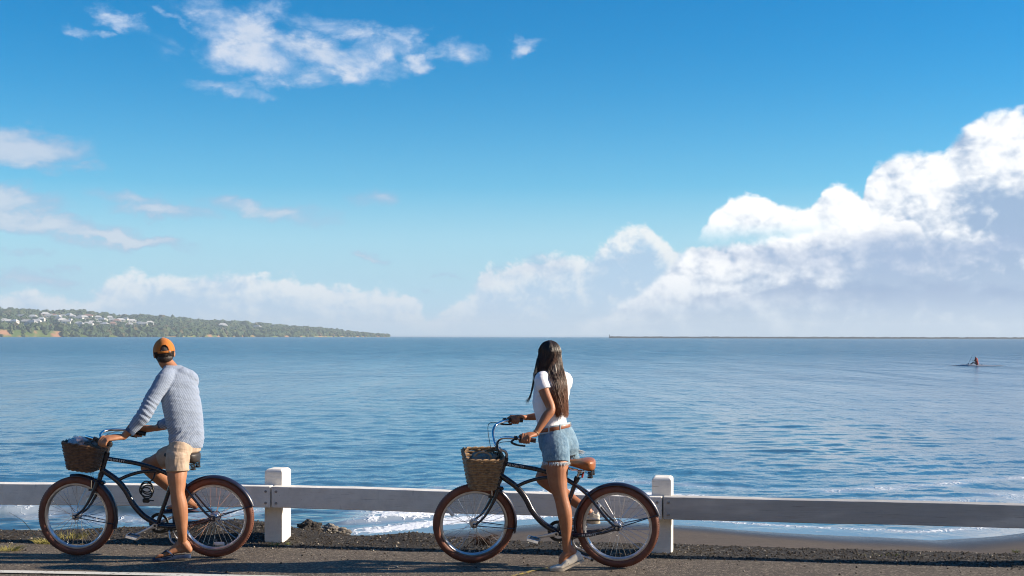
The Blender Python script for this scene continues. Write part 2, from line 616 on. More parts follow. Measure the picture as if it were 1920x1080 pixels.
# ------------------------------------------------------------------ sea
def build_sea():
    vrows = np.concatenate([np.linspace(230, 30, 470), np.linspace(29.6, 6, 90), np.array([5, 4, 3, 2.2, 1.6, 1.2, 0.9, 0.6, 0.45])])
    Y = 1280.0 * 3.0 / vrows
    dY = np.abs(np.gradient(Y))
    core = np.linspace(-0.56, 0.56, 620)
    outer = np.array([0.62, 0.7, 0.85, 1.1, 1.5, 2.2])
    s = np.concatenate([-outer[::-1], core, outer])
    X = s[None, :] * Y[:, None]
    YY = np.repeat(Y[:, None], len(s), 1)
    dd = np.repeat(dY[:, None], len(s), 1)
    Z = np.zeros_like(X)
    r = np.random.default_rng(5)
    core_w = (np.abs(s) < 0.6).astype(float)[None, :]
    wx, wy = X + 0.9 * fbm(X * 0.25, YY * 0.25, 3, 3), YY + 1.4 * fbm(X * 0.22, YY * 0.25, 3, 9)
    gust = 0.55 + 0.9 * fbm(X * 0.06 + 3, YY * 0.035, 3, 21)
    for i in range(58):
        lam = 0.24 * (3.6 / 0.24) ** (i / 57.0)
        k = 2 * PI / lam
        th = r.normal(0.05, 0.75)                      # most crests lie along x
        kx, ky = k * math.sin(th), k * math.cos(th)
        a = 0.0031 * lam ** 0.95 * r.uniform(0.6, 1.2) * (1.0 if lam < 0.9 else 0.9 / lam)
        fade = np.clip((lam / np.maximum(dd, 1e-4) - 2.2) / 2.5, 0, 1)
        ph = kx * wx + ky * wy + r.uniform(0, 6.28)
        env = 0.35 + 1.3 * vnoise(X * 0.6 / lam + 31 * i, YY * 0.33 / lam, 40 + i)
        Z += a * env * fade * (np.sin(ph) + 0.22 * np.sin(2 * ph + 1.2))
    Z *= gust * core_w
    d = YY - shore_y(X)
    near = smooth01(d, 0.3, 6.0)
    Z = Z * (0.06 + 0.94 * near)
    # small breakers that run along the beach
    def ridge(d0, w, h, seed, x0, x1):
        c_ = d0 + 0.7 * (fbm(X * 0.35, X * 0 + seed, 3, seed) - 0.5) * 2
        e = np.exp(-((d - c_) / (w * np.where(d < c_, 0.55, 1.4))) ** 2)
        return h * e * smooth01(fbm(X * 0.4 + 9, X * 0 + seed * 3.0, 3, seed + 5), 0.30, 0.62) * smooth01(X, x0, x0 + 1) * (1 - smooth01(X, x1 - 1, x1)) * core_w, e
    r1, e1 = ridge(5.9, 0.55, 0.13, 61, -20, -2.0)
    r2, e2 = ridge(2.0, 0.45, 0.06, 62, -3.2, 30)
    r3, e3 = ridge(9.0, 0.8, 0.05, 64, -1, 30)
    r4, e4 = ridge(11.5, 0.9, 0.10, 66, -30, 30)
    tb = 0.02 * (fbm(X * 5, YY * 5, 3, 77) - 0.5) * (e1 + e2 + e3)
    Z = Z + r1 + r2 + r3 + r4 * 0.2 + tb
    # foam: what the breakers leave
    n1 = fbm(X * 1.1, YY * 0.55, 4, 81, 0.6)
    n2 = fbm(X * 3.2, YY * 1.3, 4, 82, 0.6)
    mid = smooth01(X, -3.4, -1.8)
    leftm = 1 - smooth01(X, -4.2, -2.6)
    band = lambda a_, b_, s_: smooth01(d, a_ - s_, a_ + s_) * (1 - smooth01(d, b_ - s_, b_ + s_))
    midb = 1 - smooth01(X, 2.2, 5.0)
    F = mid * (band(0.8, 1.6 - 0.45 * smooth01(X, 1.5, 3.5), 0.25) * (0.48 + 0.6 * n1) * (1 - 0.22 * smooth01(X, 1.5, 3.5)) + band(1.9, 4.6, 0.6) * (n1 * 1.15 - 0.06 + 0.24 * midb) * (1 - 0.35 * smooth01(X, 3.5, 5.5)))
    F = np.maximum(F, mid * np.exp(-((d - 6.2) / 0.5) ** 2) * (n1 * 0.7 - 0.02))
    F = np.maximum(F, 0.62 * leftm * (np.exp(-((d - 5.5) / 0.45) ** 2) * (0.15 + n2 * 0.85) + np.exp(-((d - 4.8) / 0.5) ** 2) * (n2 * 0.7) ))
    F = np.maximum(F, 0.0 * n2)
    F = np.where(d < 1.6, np.maximum(F, band(-0.1, 1.3, 0.25) * 0.30 * (1 - 0.8 * leftm)), F)  # even swash band, tinted pale further down to stand for reflected sky
    F = F * core_w
    shallow = np.exp(-np.maximum(d, 0) / 3.4)
    silt = shallow * 0.55 + smooth01(fbm(X * 0.12, YY * 0.05, 3, 91), 0.5, 0.75) * np.exp(-np.maximum(d, 0) / 26) * 0.7
    nr, nc = X.shape
    Z = Z + SEA_Z
    verts = np.stack([X, YY, Z], -1).reshape(-1, 3)
    idx = np.arange(nr * nc).reshape(nr, nc)
    q = np.stack([idx[:-1, :-1], idx[:-1, 1:], idx[1:, 1:], idx[1:, :-1]], -1).reshape(-1, 4)
    m, t, b = new_mat('sea_water')
    tcn = t.nodes.new('ShaderNodeTexCoord')
    v = E(tcn.outputs['Object'])
    px, py, pz = xyz(v)
    at = t.nodes.new('ShaderNodeAttribute')
    at.attribute_name = 'foam'
    at2 = t.nodes.new('ShaderNodeAttribute')
    at2.attribute_name = 'silt'
    foam0, siltn = E(at.outputs['Fac']), E(at2.outputs['Fac'])
    cells = t.nodes.new('ShaderNodeTexVoronoi')
    cells.feature = 'DISTANCE_TO_EDGE'
    cells.inputs['Scale'].default_value = 5.5
    warp = vec(px + noise(v, 2.0, 3.0) * 0.8, py * 0.55 + noise(v, 1.4, 3.0) * 0.8, 0.0)
    t.links.new(warp.s, cells.inputs['Vector'])
    lace = E(cells.outputs['Distance']).step(0.0, 0.28, 'LINEAR', 0.16, -0.14)
    fn = noise(vec(px, py * 0.6, 0.0), 9.0, 5.0, 0.65)
    foam = (foam0 + lace + (fn - 0.5) * 0.35).step(0.44, 0.70) * foam0.step(0.05, 0.2)
    deep = mixc(siltn, (0.056, 0.150, 0.232), (0.040, 0.040, 0.034))
    deep = mixc(foam0.step(0.08, 0.45) * 0.45, deep, (0.60, 0.66, 0.73))  # pale film over the swash: reflected sky painted into the water colour
    cc = mixc(foam, deep, (0.78, 0.81, 0.84))
    t.links.new(cc.s, b.inputs['Base Color'])
    rr = foam.step(0, 1, 'LINEAR', 0.0, 0.65) + py.step(28.0, 220.0, 'LINEAR', 0.085, 0.24)
    t.links.new(rr.s, b.inputs['Roughness'])
    b.inputs['IOR'].default_value = 1.33
    b.inputs['Specular IOR Level'].default_value = 0.5
    # ripples: fine near the shore, streaks of wind further out
    w1 = noise(vec(px * 1.0, py * 1.1, 0.0), 4.2, 3.0, 0.55, 0.6)
    w2 = noise(vec(px * 1.0, py * 0.85, 4.0), 1.0, 4.0, 0.6, 0.5)
    w3 = noise(vec(px * 1.0, py * 0.6, 9.0), 0.22, 5.0, 0.62, 0.4)
    calm = noise(vec(px * 0.25, py * 0.045, 2.0), 0.6, 7.0, 0.68, 0.5).step(0.34, 0.66, 'LINEAR', 0.35, 1.75)
    nearf = py.step(20.0, 70.0, 'LINEAR', 0.5, 1.0)
    w0 = noise(vec(px, py * 1.7, 6.0), 12.0, 2.0, 0.5, 0.5)
    h = (w0 * 0.003 + w1 * 0.0105 + w2 * 0.050 * nearf + w3 * 1.5 * py.step(35.0, 260.0, 'LINEAR')) * calm
    h = h * (1.0 - siltn * 1.5).max(0.08) + fn * foam * 0.03
    bn = t.nodes.new('ShaderNodeBump')
    bn.inputs['Strength'].default_value = 1.0
    bn.inputs['Distance'].default_value = 1.0
    t.links.new(h.s, bn.inputs['Height'])
    t.links.new(bn.outputs[0], b.inputs['Normal'])
    me = np_mesh('sea', verts, q, [m])
    for nm, arr in (('foam', F), ('silt', silt)):
        a_ = me.attributes.new(nm, 'FLOAT', 'POINT')
        a_.data.foreach_set('value', arr.astype(np.float32).ravel())
    o = link('sea', me)
    tag(o, 'blue rippled sea with small white breakers along the dark beach', 'sea', kind='structure')


build_sea()


# ------------------------------------------------------------------ ground: beach, verge, road
def grid_mesh(name, xs, ys_of_x, zf, m, nrow):
    X = np.repeat(xs[None, :], nrow, 0)
    t = np.linspace(0, 1, nrow)[:, None]
    y0, y1 = ys_of_x(xs)
    Y = y0[None, :] * (1 - t) + y1[None, :] * t
    Z = zf(X, Y)
    idx = np.arange(X.size).reshape(X.shape)
    q = np.stack([idx[:-1, :-1], idx[:-1, 1:], idx[1:, 1:], idx[1:, :-1]], -1).reshape(-1, 4)
    return link(name, np_mesh(name, np.stack([X, Y, Z], -1).reshape(-1, 3), q, [m]))


def edge_y(x):
    """where the verge drops to the beach"""
    return fence_y(x) + 0.58 + 0.10 * (fbm(np.asarray(x) * 1.1, np.asarray(x) * 0 + 3, 3, 12) - 0.5)


def beach_z(x, y):
    d = shore_y(x) - y                                   # metres landward of the waterline
    z = SEA_Z + 0.012 + np.clip(d, -50, 30) * 0.075
    z = np.minimum(z, -0.62 + 0.02 * fbm(x * 2, y * 2, 3, 4))
    return z + 0.03 * (fbm(x * 0.8, y * 0.8, 3, 15) - 0.5) * np.clip(d, 0, 1)


def verge_z(x, y):
    fy, ey = fence_y(x), edge_y(x)
    t = y - fy
    mound = np.exp(-((x + 2.55) / 0.72) ** 2 * 1.0) * 0.13 + np.exp(-((x + 3.6) / 0.5) ** 2) * 0.03 + np.exp(-((x + 0.85) / 0.30) ** 2) * 0.05
    z = mound * smooth01(t, 0.12, 0.5)
    z = z + 0.022 * (fbm(x * 5, y * 5, 4, 31, 0.6) - 0.5) * smooth01(t, -0.15, 0.1)
    drop = smooth01(y - ey, 0.0, 0.75)
    return z * (1 - drop) - 0.95 * drop + 0.03 * (fbm(x * 7, y * 7, 3, 33) - 0.5) * smooth01(y - ey, -0.05, 0.1)


sand_m, t, b = new_mat('dark_sand')
v = E(t.nodes.new('ShaderNodeTexCoord').outputs['Object'])
px, py, pz = xyz(v)
wet = pz.step(SEA_Z + 0.02, SEA_Z + 0.14, 'LINEAR', 1.0, 0.0)
n = noise(v, 6.0, 6.0, 0.65)
n2 = noise(v, 60.0, 4.0, 0.6)
cc = mixc(n.step(0.3, 0.7), (0.105, 0.078, 0.056), (0.075, 0.056, 0.042))
cc = mixc(n2.step(0.62, 0.7), cc, (0.05, 0.04, 0.03))
cc = mixc(wet, cc, (0.030, 0.026, 0.024))
t.links.new(cc.s, b.inputs['Base Color'])
t.links.new(wet.step(0, 1, 'LINEAR', 0.9, 0.22).s, b.inputs['Roughness'])
bn = t.nodes.new('ShaderNodeBump')
bn.inputs['Distance'].default_value = 0.012
t.links.new((n2 + n).s, bn.inputs['Height'])
t.links.new(bn.outputs[0], b.inputs['Normal'])

xs = np.linspace(-24, 24, 420)
tag(grid_mesh('beach', xs, lambda x: (edge_y(x) + 0.25, shore_y(x) + 12.0), beach_z, sand_m, 130), 'dark volcanic sand beach behind the white rail fence', 'beach', kind='structure')

verge_m, t, b = new_mat('black_gravel_soil')
v = E(t.nodes.new('ShaderNodeTexCoord').outputs['Object'])
vo = t.nodes.new('ShaderNodeTexVoronoi')
vo.inputs['Scale'].default_value = 46.0
t.links.new(v.s, vo.inputs['Vector'])
vr = t.nodes.new('ShaderNodeSeparateColor')
t.links.new(vo.outputs['Color'], vr.inputs[0])
pick = E(vr.outputs[0])
n = noise(v, 3.0, 6.0, 0.65)
n2 = noise(v, 110.0, 4.0, 0.65)
cc = mixc(n.step(0.35, 0.65), (0.022, 0.017, 0.012), (0.044, 0.034, 0.024))
cc = mixc(n2.step(0.35, 0.7), cc, (0.018, 0.016, 0.014))
cc = mixc(pick.step(0.90, 0.97) * 0.7, cc, (0.19, 0.165, 0.135))
t.links.new(cc.s, b.inputs['Base Color'])
b.inputs['Roughness'].default_value = 0.85
bn = t.nodes.new('ShaderNodeBump')
bn.inputs['Distance'].default_value = 0.022
t.links.new((E(vo.outputs['Distance']) * -0.6 + n2 * 0.8).s, bn.inputs['Height'])
t.links.new(bn.outputs[0], b.inputs['Normal'])
xs = np.concatenate([np.linspace(-24, -6, 60)[:-1], np.linspace(-6, 6.5, 760), np.linspace(6.5, 24, 60)[1:]])


def road_edge(x):
    return fence_y(x) - 0.20 + 0.05 * (fbm(np.asarray(x) * 2.3, np.asarray(x) * 0 + 1, 4, 51) - 0.5) * 2


tag(grid_mesh('verge', xs, lambda x: (road_edge(x) - 0.10, edge_y(x) + 0.8), lambda x, y: verge_z(x, y) - 0.012 * (1 - smooth01(y - road_edge(x), -0.01, 0.03)) - 0.012, verge_m, 90),
    'strip of black gravel and soil under the white rail fence', 'verge', kind='structure')

road_m, t, b = new_mat('asphalt')
v = E(t.nodes.new('ShaderNodeTexCoord').outputs['Object'])
px, py, pz = xyz(v)
vo = t.nodes.new('ShaderNodeTexVoronoi')
vo.inputs['Scale'].default_value = 70.0
t.links.new(v.s, vo.inputs['Vector'])
vr = t.nodes.new('ShaderNodeSeparateColor')
t.links.new(vo.outputs['Color'], vr.inputs[0])
pick = E(vr.outputs[0])
n = noise(vec(px * 0.4, py * 1.6, 0.0), 2.2, 6.0, 0.62)
n2 = noise(v, 140.0, 4.0, 0.65)
cc = mixc(n.step(0.32, 0.68), (0.112, 0.087, 0.063), (0.162, 0.127, 0.093))
cc = mixc(n2.step(0.3, 0.75), cc, (0.055, 0.047, 0.040))
cc = mixc(pick.step(0.70, 0.95) * 0.85, cc, (0.27, 0.225, 0.17))
cc = mixc(pick.step(0.25, 0.05) * 0.7, cc, (0.05, 0.043, 0.036))
cc = mixc(noise(v, 7.0, 4.0, 0.6).step(0.66, 0.74) * 0.5, cc, (0.030, 0.027, 0.024))
t.links.new(cc.s, b.inputs['Base Color'])
b.inputs['Roughness'].default_value = 0.8
b.inputs['Specular IOR Level'].default_value = 0.35
bn = t.nodes.new('ShaderNodeBump')
bn.inputs['Distance'].default_value = 0.006
t.links.new((E(vo.outputs['Distance']) * -0.8 + n2 * 0.7).s, bn.inputs['Height'])
t.links.new(bn.outputs[0], b.inputs['Normal'])
xs = np.concatenate([np.linspace(-60, -6, 40)[:-1], np.linspace(-6, 6.5, 260), np.linspace(6.5, 60, 40)[1:]])
tag(grid_mesh('road', xs, lambda x: (np.full_like(x, -14.0), road_edge(x)), lambda x, y: 0.004 * (fbm(x * 1.5, y * 3, 3, 71) - 0.5), road_m, 110), 'grey brown asphalt road shoulder along the sea', 'road', kind='structure')
xs = np.linspace(-60, 60, 40)
tag(grid_mesh('ground', xs, lambda x: (np.full_like(x, -80.0), np.full_like(x, 8.0)), lambda x, y: 0 * x - 0.06, verge_m, 20), 'bare ground beyond the road', 'ground', kind='structure')

# painted edge line and the worn yellow mark
worn, t, b = new_mat('worn_white_paint')
v = E(t.nodes.new('ShaderNodeTexCoord').outputs['Object'])
n = noise(v, 26.0, 6.0, 0.7)
cc = mixc(n.step(0.56, 0.66), (0.62, 0.60, 0.55), (0.10, 0.088, 0.074))
t.links.new(cc.s, b.inputs['Base Color'])
b.inputs['Roughness'].default_value = 0.75


def strip(name, pts, w, z, m, label, cat, parent=None):
    c_ = np.array(sp(pts, 24))[:, :2]
    tdir = np.gradient(c_, axis=0)
    tdir /= np.linalg.norm(tdir, axis=1)[:, None]
    nrm = np.stack([-tdir[:, 1], tdir[:, 0]], -1)
    ww = w * (0.5 + 0.10 * (fbm(np.arange(len(c_)) * 0.7, np.arange(len(c_)) * 0.0, 3, 3) - 0.5))[:, None]
    a, b_ = c_ - nrm * ww, c_ + nrm * ww
    n_ = len(c_)
    vv = np.concatenate([np.c_[a, np.full(n_, z)], np.c_[b_, np.full(n_, z)]])
    i = np.arange(n_ - 1)
    o = link(name, np_mesh(name, vv, np.stack([i, i + 1, i + 1 + n_, i + n_], -1), [m]), parent)
    return tag(o, label, cat, kind='structure')


strip('edge_line', [(-14, 10.42, 0), (-8, 10.03, 0), (-4.0, 9.725, 0), (-1.95, 9.54, 0), (0, 9.31, 0), (6, 8.8, 0)], 0.10, 0.0085, worn, 'worn white painted line at the edge of the road', 'road marking')

# ------------------------------------------------------------------ loose stones on the verge and the shoulder
def stones():
    base = np.array([(1, 0, 0), (-1, 0, 0), (0, 1, 0), (0, -1, 0), (0, 0, 1), (0, 0, -1)], float)
    tri = np.array([(0, 2, 4), (2, 1, 4), (1, 3, 4), (3, 0, 4), (2, 0, 5), (1, 2, 5), (3, 1, 5), (0, 3, 5)])
    for name, n_, lo, hi, dark in (('gravel', 11000, 0.004, 0.014, True), ('pebbles', 420, 0.005, 0.016, False)):
        x = rng.uniform(-5.2, 5.2, n_)
        t_ = rng.uniform(0, 1, n_)
        y = np.where(rng.uniform(0, 1, n_) < (0.955 if dark else 0.85), fence_y(x) - 0.22 + 0.85 * t_, fence_y(x) - 0.22 - 1.3 * t_ ** 2)
        z = np.where(y > road_edge(x), verge_z(x, y) - 0.012, 0.0)
        s = lo + (hi - lo) * rng.uniform(0, 1, n_) ** 3
        V = base[None] * rng.uniform(0.6, 1.3, (n_, 6, 1)) * s[:, None, None]
        a = rng.uniform(0, 6.28, n_)
        ca, sa = np.cos(a)[:, None], np.sin(a)[:, None]
        V = np.stack([V[..., 0] * ca - V[..., 1] * sa, V[..., 0] * sa + V[..., 1] * ca, V[..., 2] * 0.7], -1)
        V += np.stack([x, y, z + s * 0.25], -1)[:, None]
        F = (tri[None] + 6 * np.arange(n_)[:, None, None]).reshape(-1, 3)
        m = mat('loose_gravel' if dark else 'pale_pebble', (0.026, 0.020, 0.014) if dark else (0.42, 0.37, 0.30), 0.85, (0.068, 0.052, 0.036) if dark else (0.22, 0.19, 0.15), 30)
        o = link(name, np_mesh(name, V.reshape(-1, 3), F, [m], False))
        tag(o, 'loose dark gravel scattered along the fence' if dark else 'pale pebbles and shell bits scattered along the fence', 'gravel' if dark else 'pebbles', kind='stuff')


stones()


# ------------------------------------------------------------------ rocks behind the fence
def rock(name, c_, r_, seed, m, label):
    bm = bmesh.new()
    bmesh.ops.create_icosphere(bm, subdivisions=4, radius=1.0)
    for q in bm.verts:
        p = q.co.copy()
        d = 1 + 0.45 * mnoise.fractal(p * 1.3 + Vector((seed, 0, 0)), 0.9, 2.0, 5)
        cell = mnoise.voronoi(p * 1.6 + Vector((seed * 2, 0, 0)))[0]
        d += 0.22 * (cell[0] - 0.4)
        q.co = Vector((p.x * r_[0], p.y * r_[1], p.z * r_[2])) * d
    me = bpy.data.meshes.new(name)
    bm.to_mesh(me)
    bm.free()
    me.polygons.foreach_set('use_smooth', [False] * len(me.polygons))
    me.materials.append(m)
    o = link(name, me)
    o.location = c_
    tag(o, label, 'rock', 'rocks behind the fence')


rk_d = mat('dark_rock', (0.055, 0.045, 0.036), 0.9, (0.022, 0.019, 0.017), 9, bump=0.02)
rk_l = mat('grey_rock', (0.27, 0.245, 0.205), 0.9, (0.13, 0.115, 0.10), 12, bump=0.015)
rock('rock', P(578, 990, 12.0), (0.11, 0.09, 0.062), 1.0, rk_d, 'dark lava rock on the gravel edge right of the first post')
rock('rock', P(618, 995, 12.1), (0.085, 0.09, 0.055), 4.2, rk_l, 'larger pale grey rock between the dark rock and a smaller pale one')
rock('rock', P(643, 997, 12.1), (0.07, 0.06, 0.035), 8.6, rk_l, 'flat pale grey rock at the right end of the rock row')
rock('rock', P(652, 1003, 11.7), (0.028, 0.02, 0.012), 3.3, rk_l, 'tiny pale stone in front of the flat grey rock')


# ------------------------------------------------------------------ fence
paint, t, b = new_mat('weathered_white_paint')
tcn = t.nodes.new('ShaderNodeTexCoord')
v = E(tcn.outputs['Object'])
px, py, pz = xyz(v)
g = noise(vec(px * 1.5, py * 25.0, pz * 25.0), 2.0, 6.0, 0.7)
g2 = noise(v, 7.0, 6.0, 0.7)
crack = noise(vec(px * 1.2, py * 30.0, pz * 42.0), 1.6, 5.0, 0.75)
g4 = noise(vec(px * 0.5, py, pz * 2.0), 1.6, 3.0, 0.6)
cc = mixc(g2.step(0.35, 0.75), (0.88, 0.84, 0.76), (0.74, 0.70, 0.63))
cc = mixc(noise(v, 20.0, 4.0, 0.7).step(0.70, 0.77), cc, (0.12, 0.105, 0.09))
bare = E(t.nodes.new('ShaderNodeAttribute').outputs['Fac'])
bare.s.node.attribute_name = 'bare'
cc = mixc(bare * g4.step(0.2, 0.55) * 0.85, cc, mixc(g, (0.46, 0.445, 0.42), (0.25, 0.24, 0.225)))
cc = mixc(g.step(0.60, 0.72) * 0.6, cc, (0.30, 0.28, 0.245))
cc = mixc(crack.step(0.60, 0.68) * 0.8, cc, (0.13, 0.115, 0.10))
kv = t.nodes.new('ShaderNodeTexVoronoi')
kv.inputs['Scale'].default_value = 3.0
t.links.new(vec(px * 0.8, py * 0.0, pz * 1.6 + noise(v, 3.0, 2.0) * 0.2).s, kv.inputs['Vector'])
cc = mixc(E(kv.outputs['Distance']).step(0.10, 0.035) * noise(v, 30.0, 3.0).step(0.35, 0.55) * 0.75, cc, (0.15, 0.135, 0.115))
cc = mixc(noise(vec(px * 3.0, py * 3.0, pz * 0.8), 3.0, 5.0, 0.65).step(0.60, 0.72) * 0.45, cc, (0.36, 0.33, 0.28))
t.links.new(cc.s, b.inputs['Base Color'])
b.inputs['Roughness'].default_value = 0.65
bn = t.nodes.new('ShaderNodeBump')
bn.inputs['Distance'].default_value = 0.004
t.links.new((g * 0.6 + crack * -0.8 + g2 * 0.4).s, bn.inputs['Height'])
t.links.new(bn.outputs[0], b.inputs['Normal'])
bolt_m = mat('rusty_bolt', (0.46, 0.43, 0.39), 0.6, (0.26, 0.22, 0.18), 60, metal=0.0)


def set_attr(o, name, val):
    a_ = o.data.attributes.new(name, 'FLOAT', 'POINT')
    a_.data.foreach_set('value', [val] * len(o.data.vertices))


fence = empty('rail_fence', (FL[2][0], FL[2][1], 0))
tag(fence, 'weathered white wooden rail fence with thick posts along the shore', 'fence')
FO = Vector((FL[2][0], FL[2][1], 0))


def worn_box(lo, hi, ch, seed, div):
    """a sawn beam whose arrises have been knocked about"""
    bm = bmesh.new()
    bmesh.ops.create_cube(bm, size=1.0)
    s = Vector(hi) - Vector(lo)
    for q in bm.verts:
        q.co = Vector(lo) + Vector(((q.co.x + .5) * s.x, (q.co.y + .5) * s.y, (q.co.z + .5) * s.z))
    bmesh.ops.bevel(bm, geom=list(bm.edges), offset=ch, segments=2, affect='EDGES', profile=0.5)
    ax = max(range(3), key=lambda i: s[i])
    for k in range(1, div):
        pc = Vector(lo)
        pc[ax] = lo[ax] + s[ax] * k / div
        nn = Vector((0, 0, 0))
        nn[ax] = 1
        bmesh.ops.bisect_plane(bm, geom=list(bm.verts) + list(bm.edges) + list(bm.faces), plane_co=pc, plane_no=nn)
    for q in bm.verts:
        n_ = mnoise.noise_vector(q.co * 7 + Vector((seed, seed, 0)))
        n3 = mnoise.noise_vector(q.co * 1.4 + Vector((seed, 0, 3)))
        q.co += n_ * 0.0025 + Vector((0, n3.y * 0.004, n3.z * 0.006))
    me = bpy.data.meshes.new('beam')
    bm.to_mesh(me)
    bm.free()
    me.polygons.foreach_set('use_smooth', [False] * len(me.polygons))
    me.materials.append(paint)
    return me


RAIL_T, RAIL_H = 0.145, 0.185
for i in range(1, 4):
    a, b_ = Vector((*FL[i], 0)), Vector((*FL[i + 1], 0))
    L = (b_ - a).length
    me = worn_box((0.006, 0, -RAIL_H / 2), (L - 0.006, RAIL_T, RAIL_H / 2), 0.006, i * 3.1, 40)
    me.name = 'rail'
    o = link('rail', me, fence)
    za, zb = {1: (0.398, 0.402), 2: (0.402, 0.378), 3: (0.378, 0.375)}[i]
    o.location = a - FO + Vector((0, 0, za))
    o.rotation_euler = Euler((0, -math.atan2(zb - za, L), math.atan2(b_.y - a.y, b_.x - a.x)))
    set_attr(o, 'bare', {1: 0.0, 2: 0.12, 3: 1.0}[i])
    if i == 3:
        o['label'] = 'weathered rail with its paint worn to grey wood'
for i in range(1, 5):
    a = Vector((*FL[i], 0))
    d = (Vector((*FL[i + 1], 0)) - Vector((*FL[i - 1], 0))).normalized()
    w, dp, hgt = 0.168, 0.20, {1: 0.64, 2: 0.632, 3: 0.622, 4: 0.63}[i]
    bm = bmesh.new()
    bmesh.ops.create_cube(bm, size=1.0)
    for q in bm.verts:
        q.co = Vector((q.co.x * w, (q.co.y + .5) * dp, (q.co.z + .5) * (hgt + 0.3) - 0.3))
    top = [e for e in bm.edges if all(q.co.z > 0.3 for q in e.verts)]
    bmesh.ops.bevel(bm, geom=top, offset=0.018, segments=1, affect='EDGES', profile=0.5)
    bmesh.ops.bevel(bm, geom=[e for e in bm.edges if e.calc_face_angle(0) > 0.3], offset=0.007, segments=2, affect='EDGES', profile=0.5)
    bmesh.ops.subdivide_edges(bm, edges=list(bm.edges), cuts=5, use_grid_fill=True)
    for q in bm.verts:
        q.co += mnoise.noise_vector(q.co * 8 + Vector((i * 5.0, 0, 0))) * 0.003
    me = bpy.data.meshes.new('post')
    bm.to_mesh(me)
    bm.free()
    me.materials.append(paint)
    o = link('post', me, fence)
    ctr = {1: 0.0, 2: -0.012, 3: -0.012, 4: 0.0}[i]
    o.location = a + d * ctr - FO + Vector((-d.y, d.x, 0)) * (RAIL_T + 0.002 - 0.03)
    o.location.z = 0
    o.rotation_euler = (0, 0, math.atan2(d.y, d.x) - R({2: 6.0, 3: 2.5}.get(i, 0)))
    set_attr(o, 'bare', 0.0)
    if i in (2, 3):
        for sx in (-0.045, 0.048):
            for dz in (-0.05, 0.05):
                q = MB().lathe([(0.0, -0.010), (0.008, -0.009), (0.012, -0.004), (0.013, 0.004)], 10)
                bo = q.obj('bolt', bolt_m, fence)
                bo.location = a + d * sx - FO + Vector((0, 0, (0.400 if i == 2 else 0.378) + dz))
                bo.rotation_euler = (0, 0, math.atan2(d.y, d.x))


# ------------------------------------------------------------------ far shore
ORD = ['first', 'second', 'third', 'fourth', 'fifth', 'sixth', 'seventh', 'eighth', 'ninth', 'tenth', 'eleventh', 'twelfth', 'thirteenth', 'fourteenth', 'fifteenth', 'sixteenth', 'seventeenth', 'eighteenth', 'nineteenth', 'twentieth']


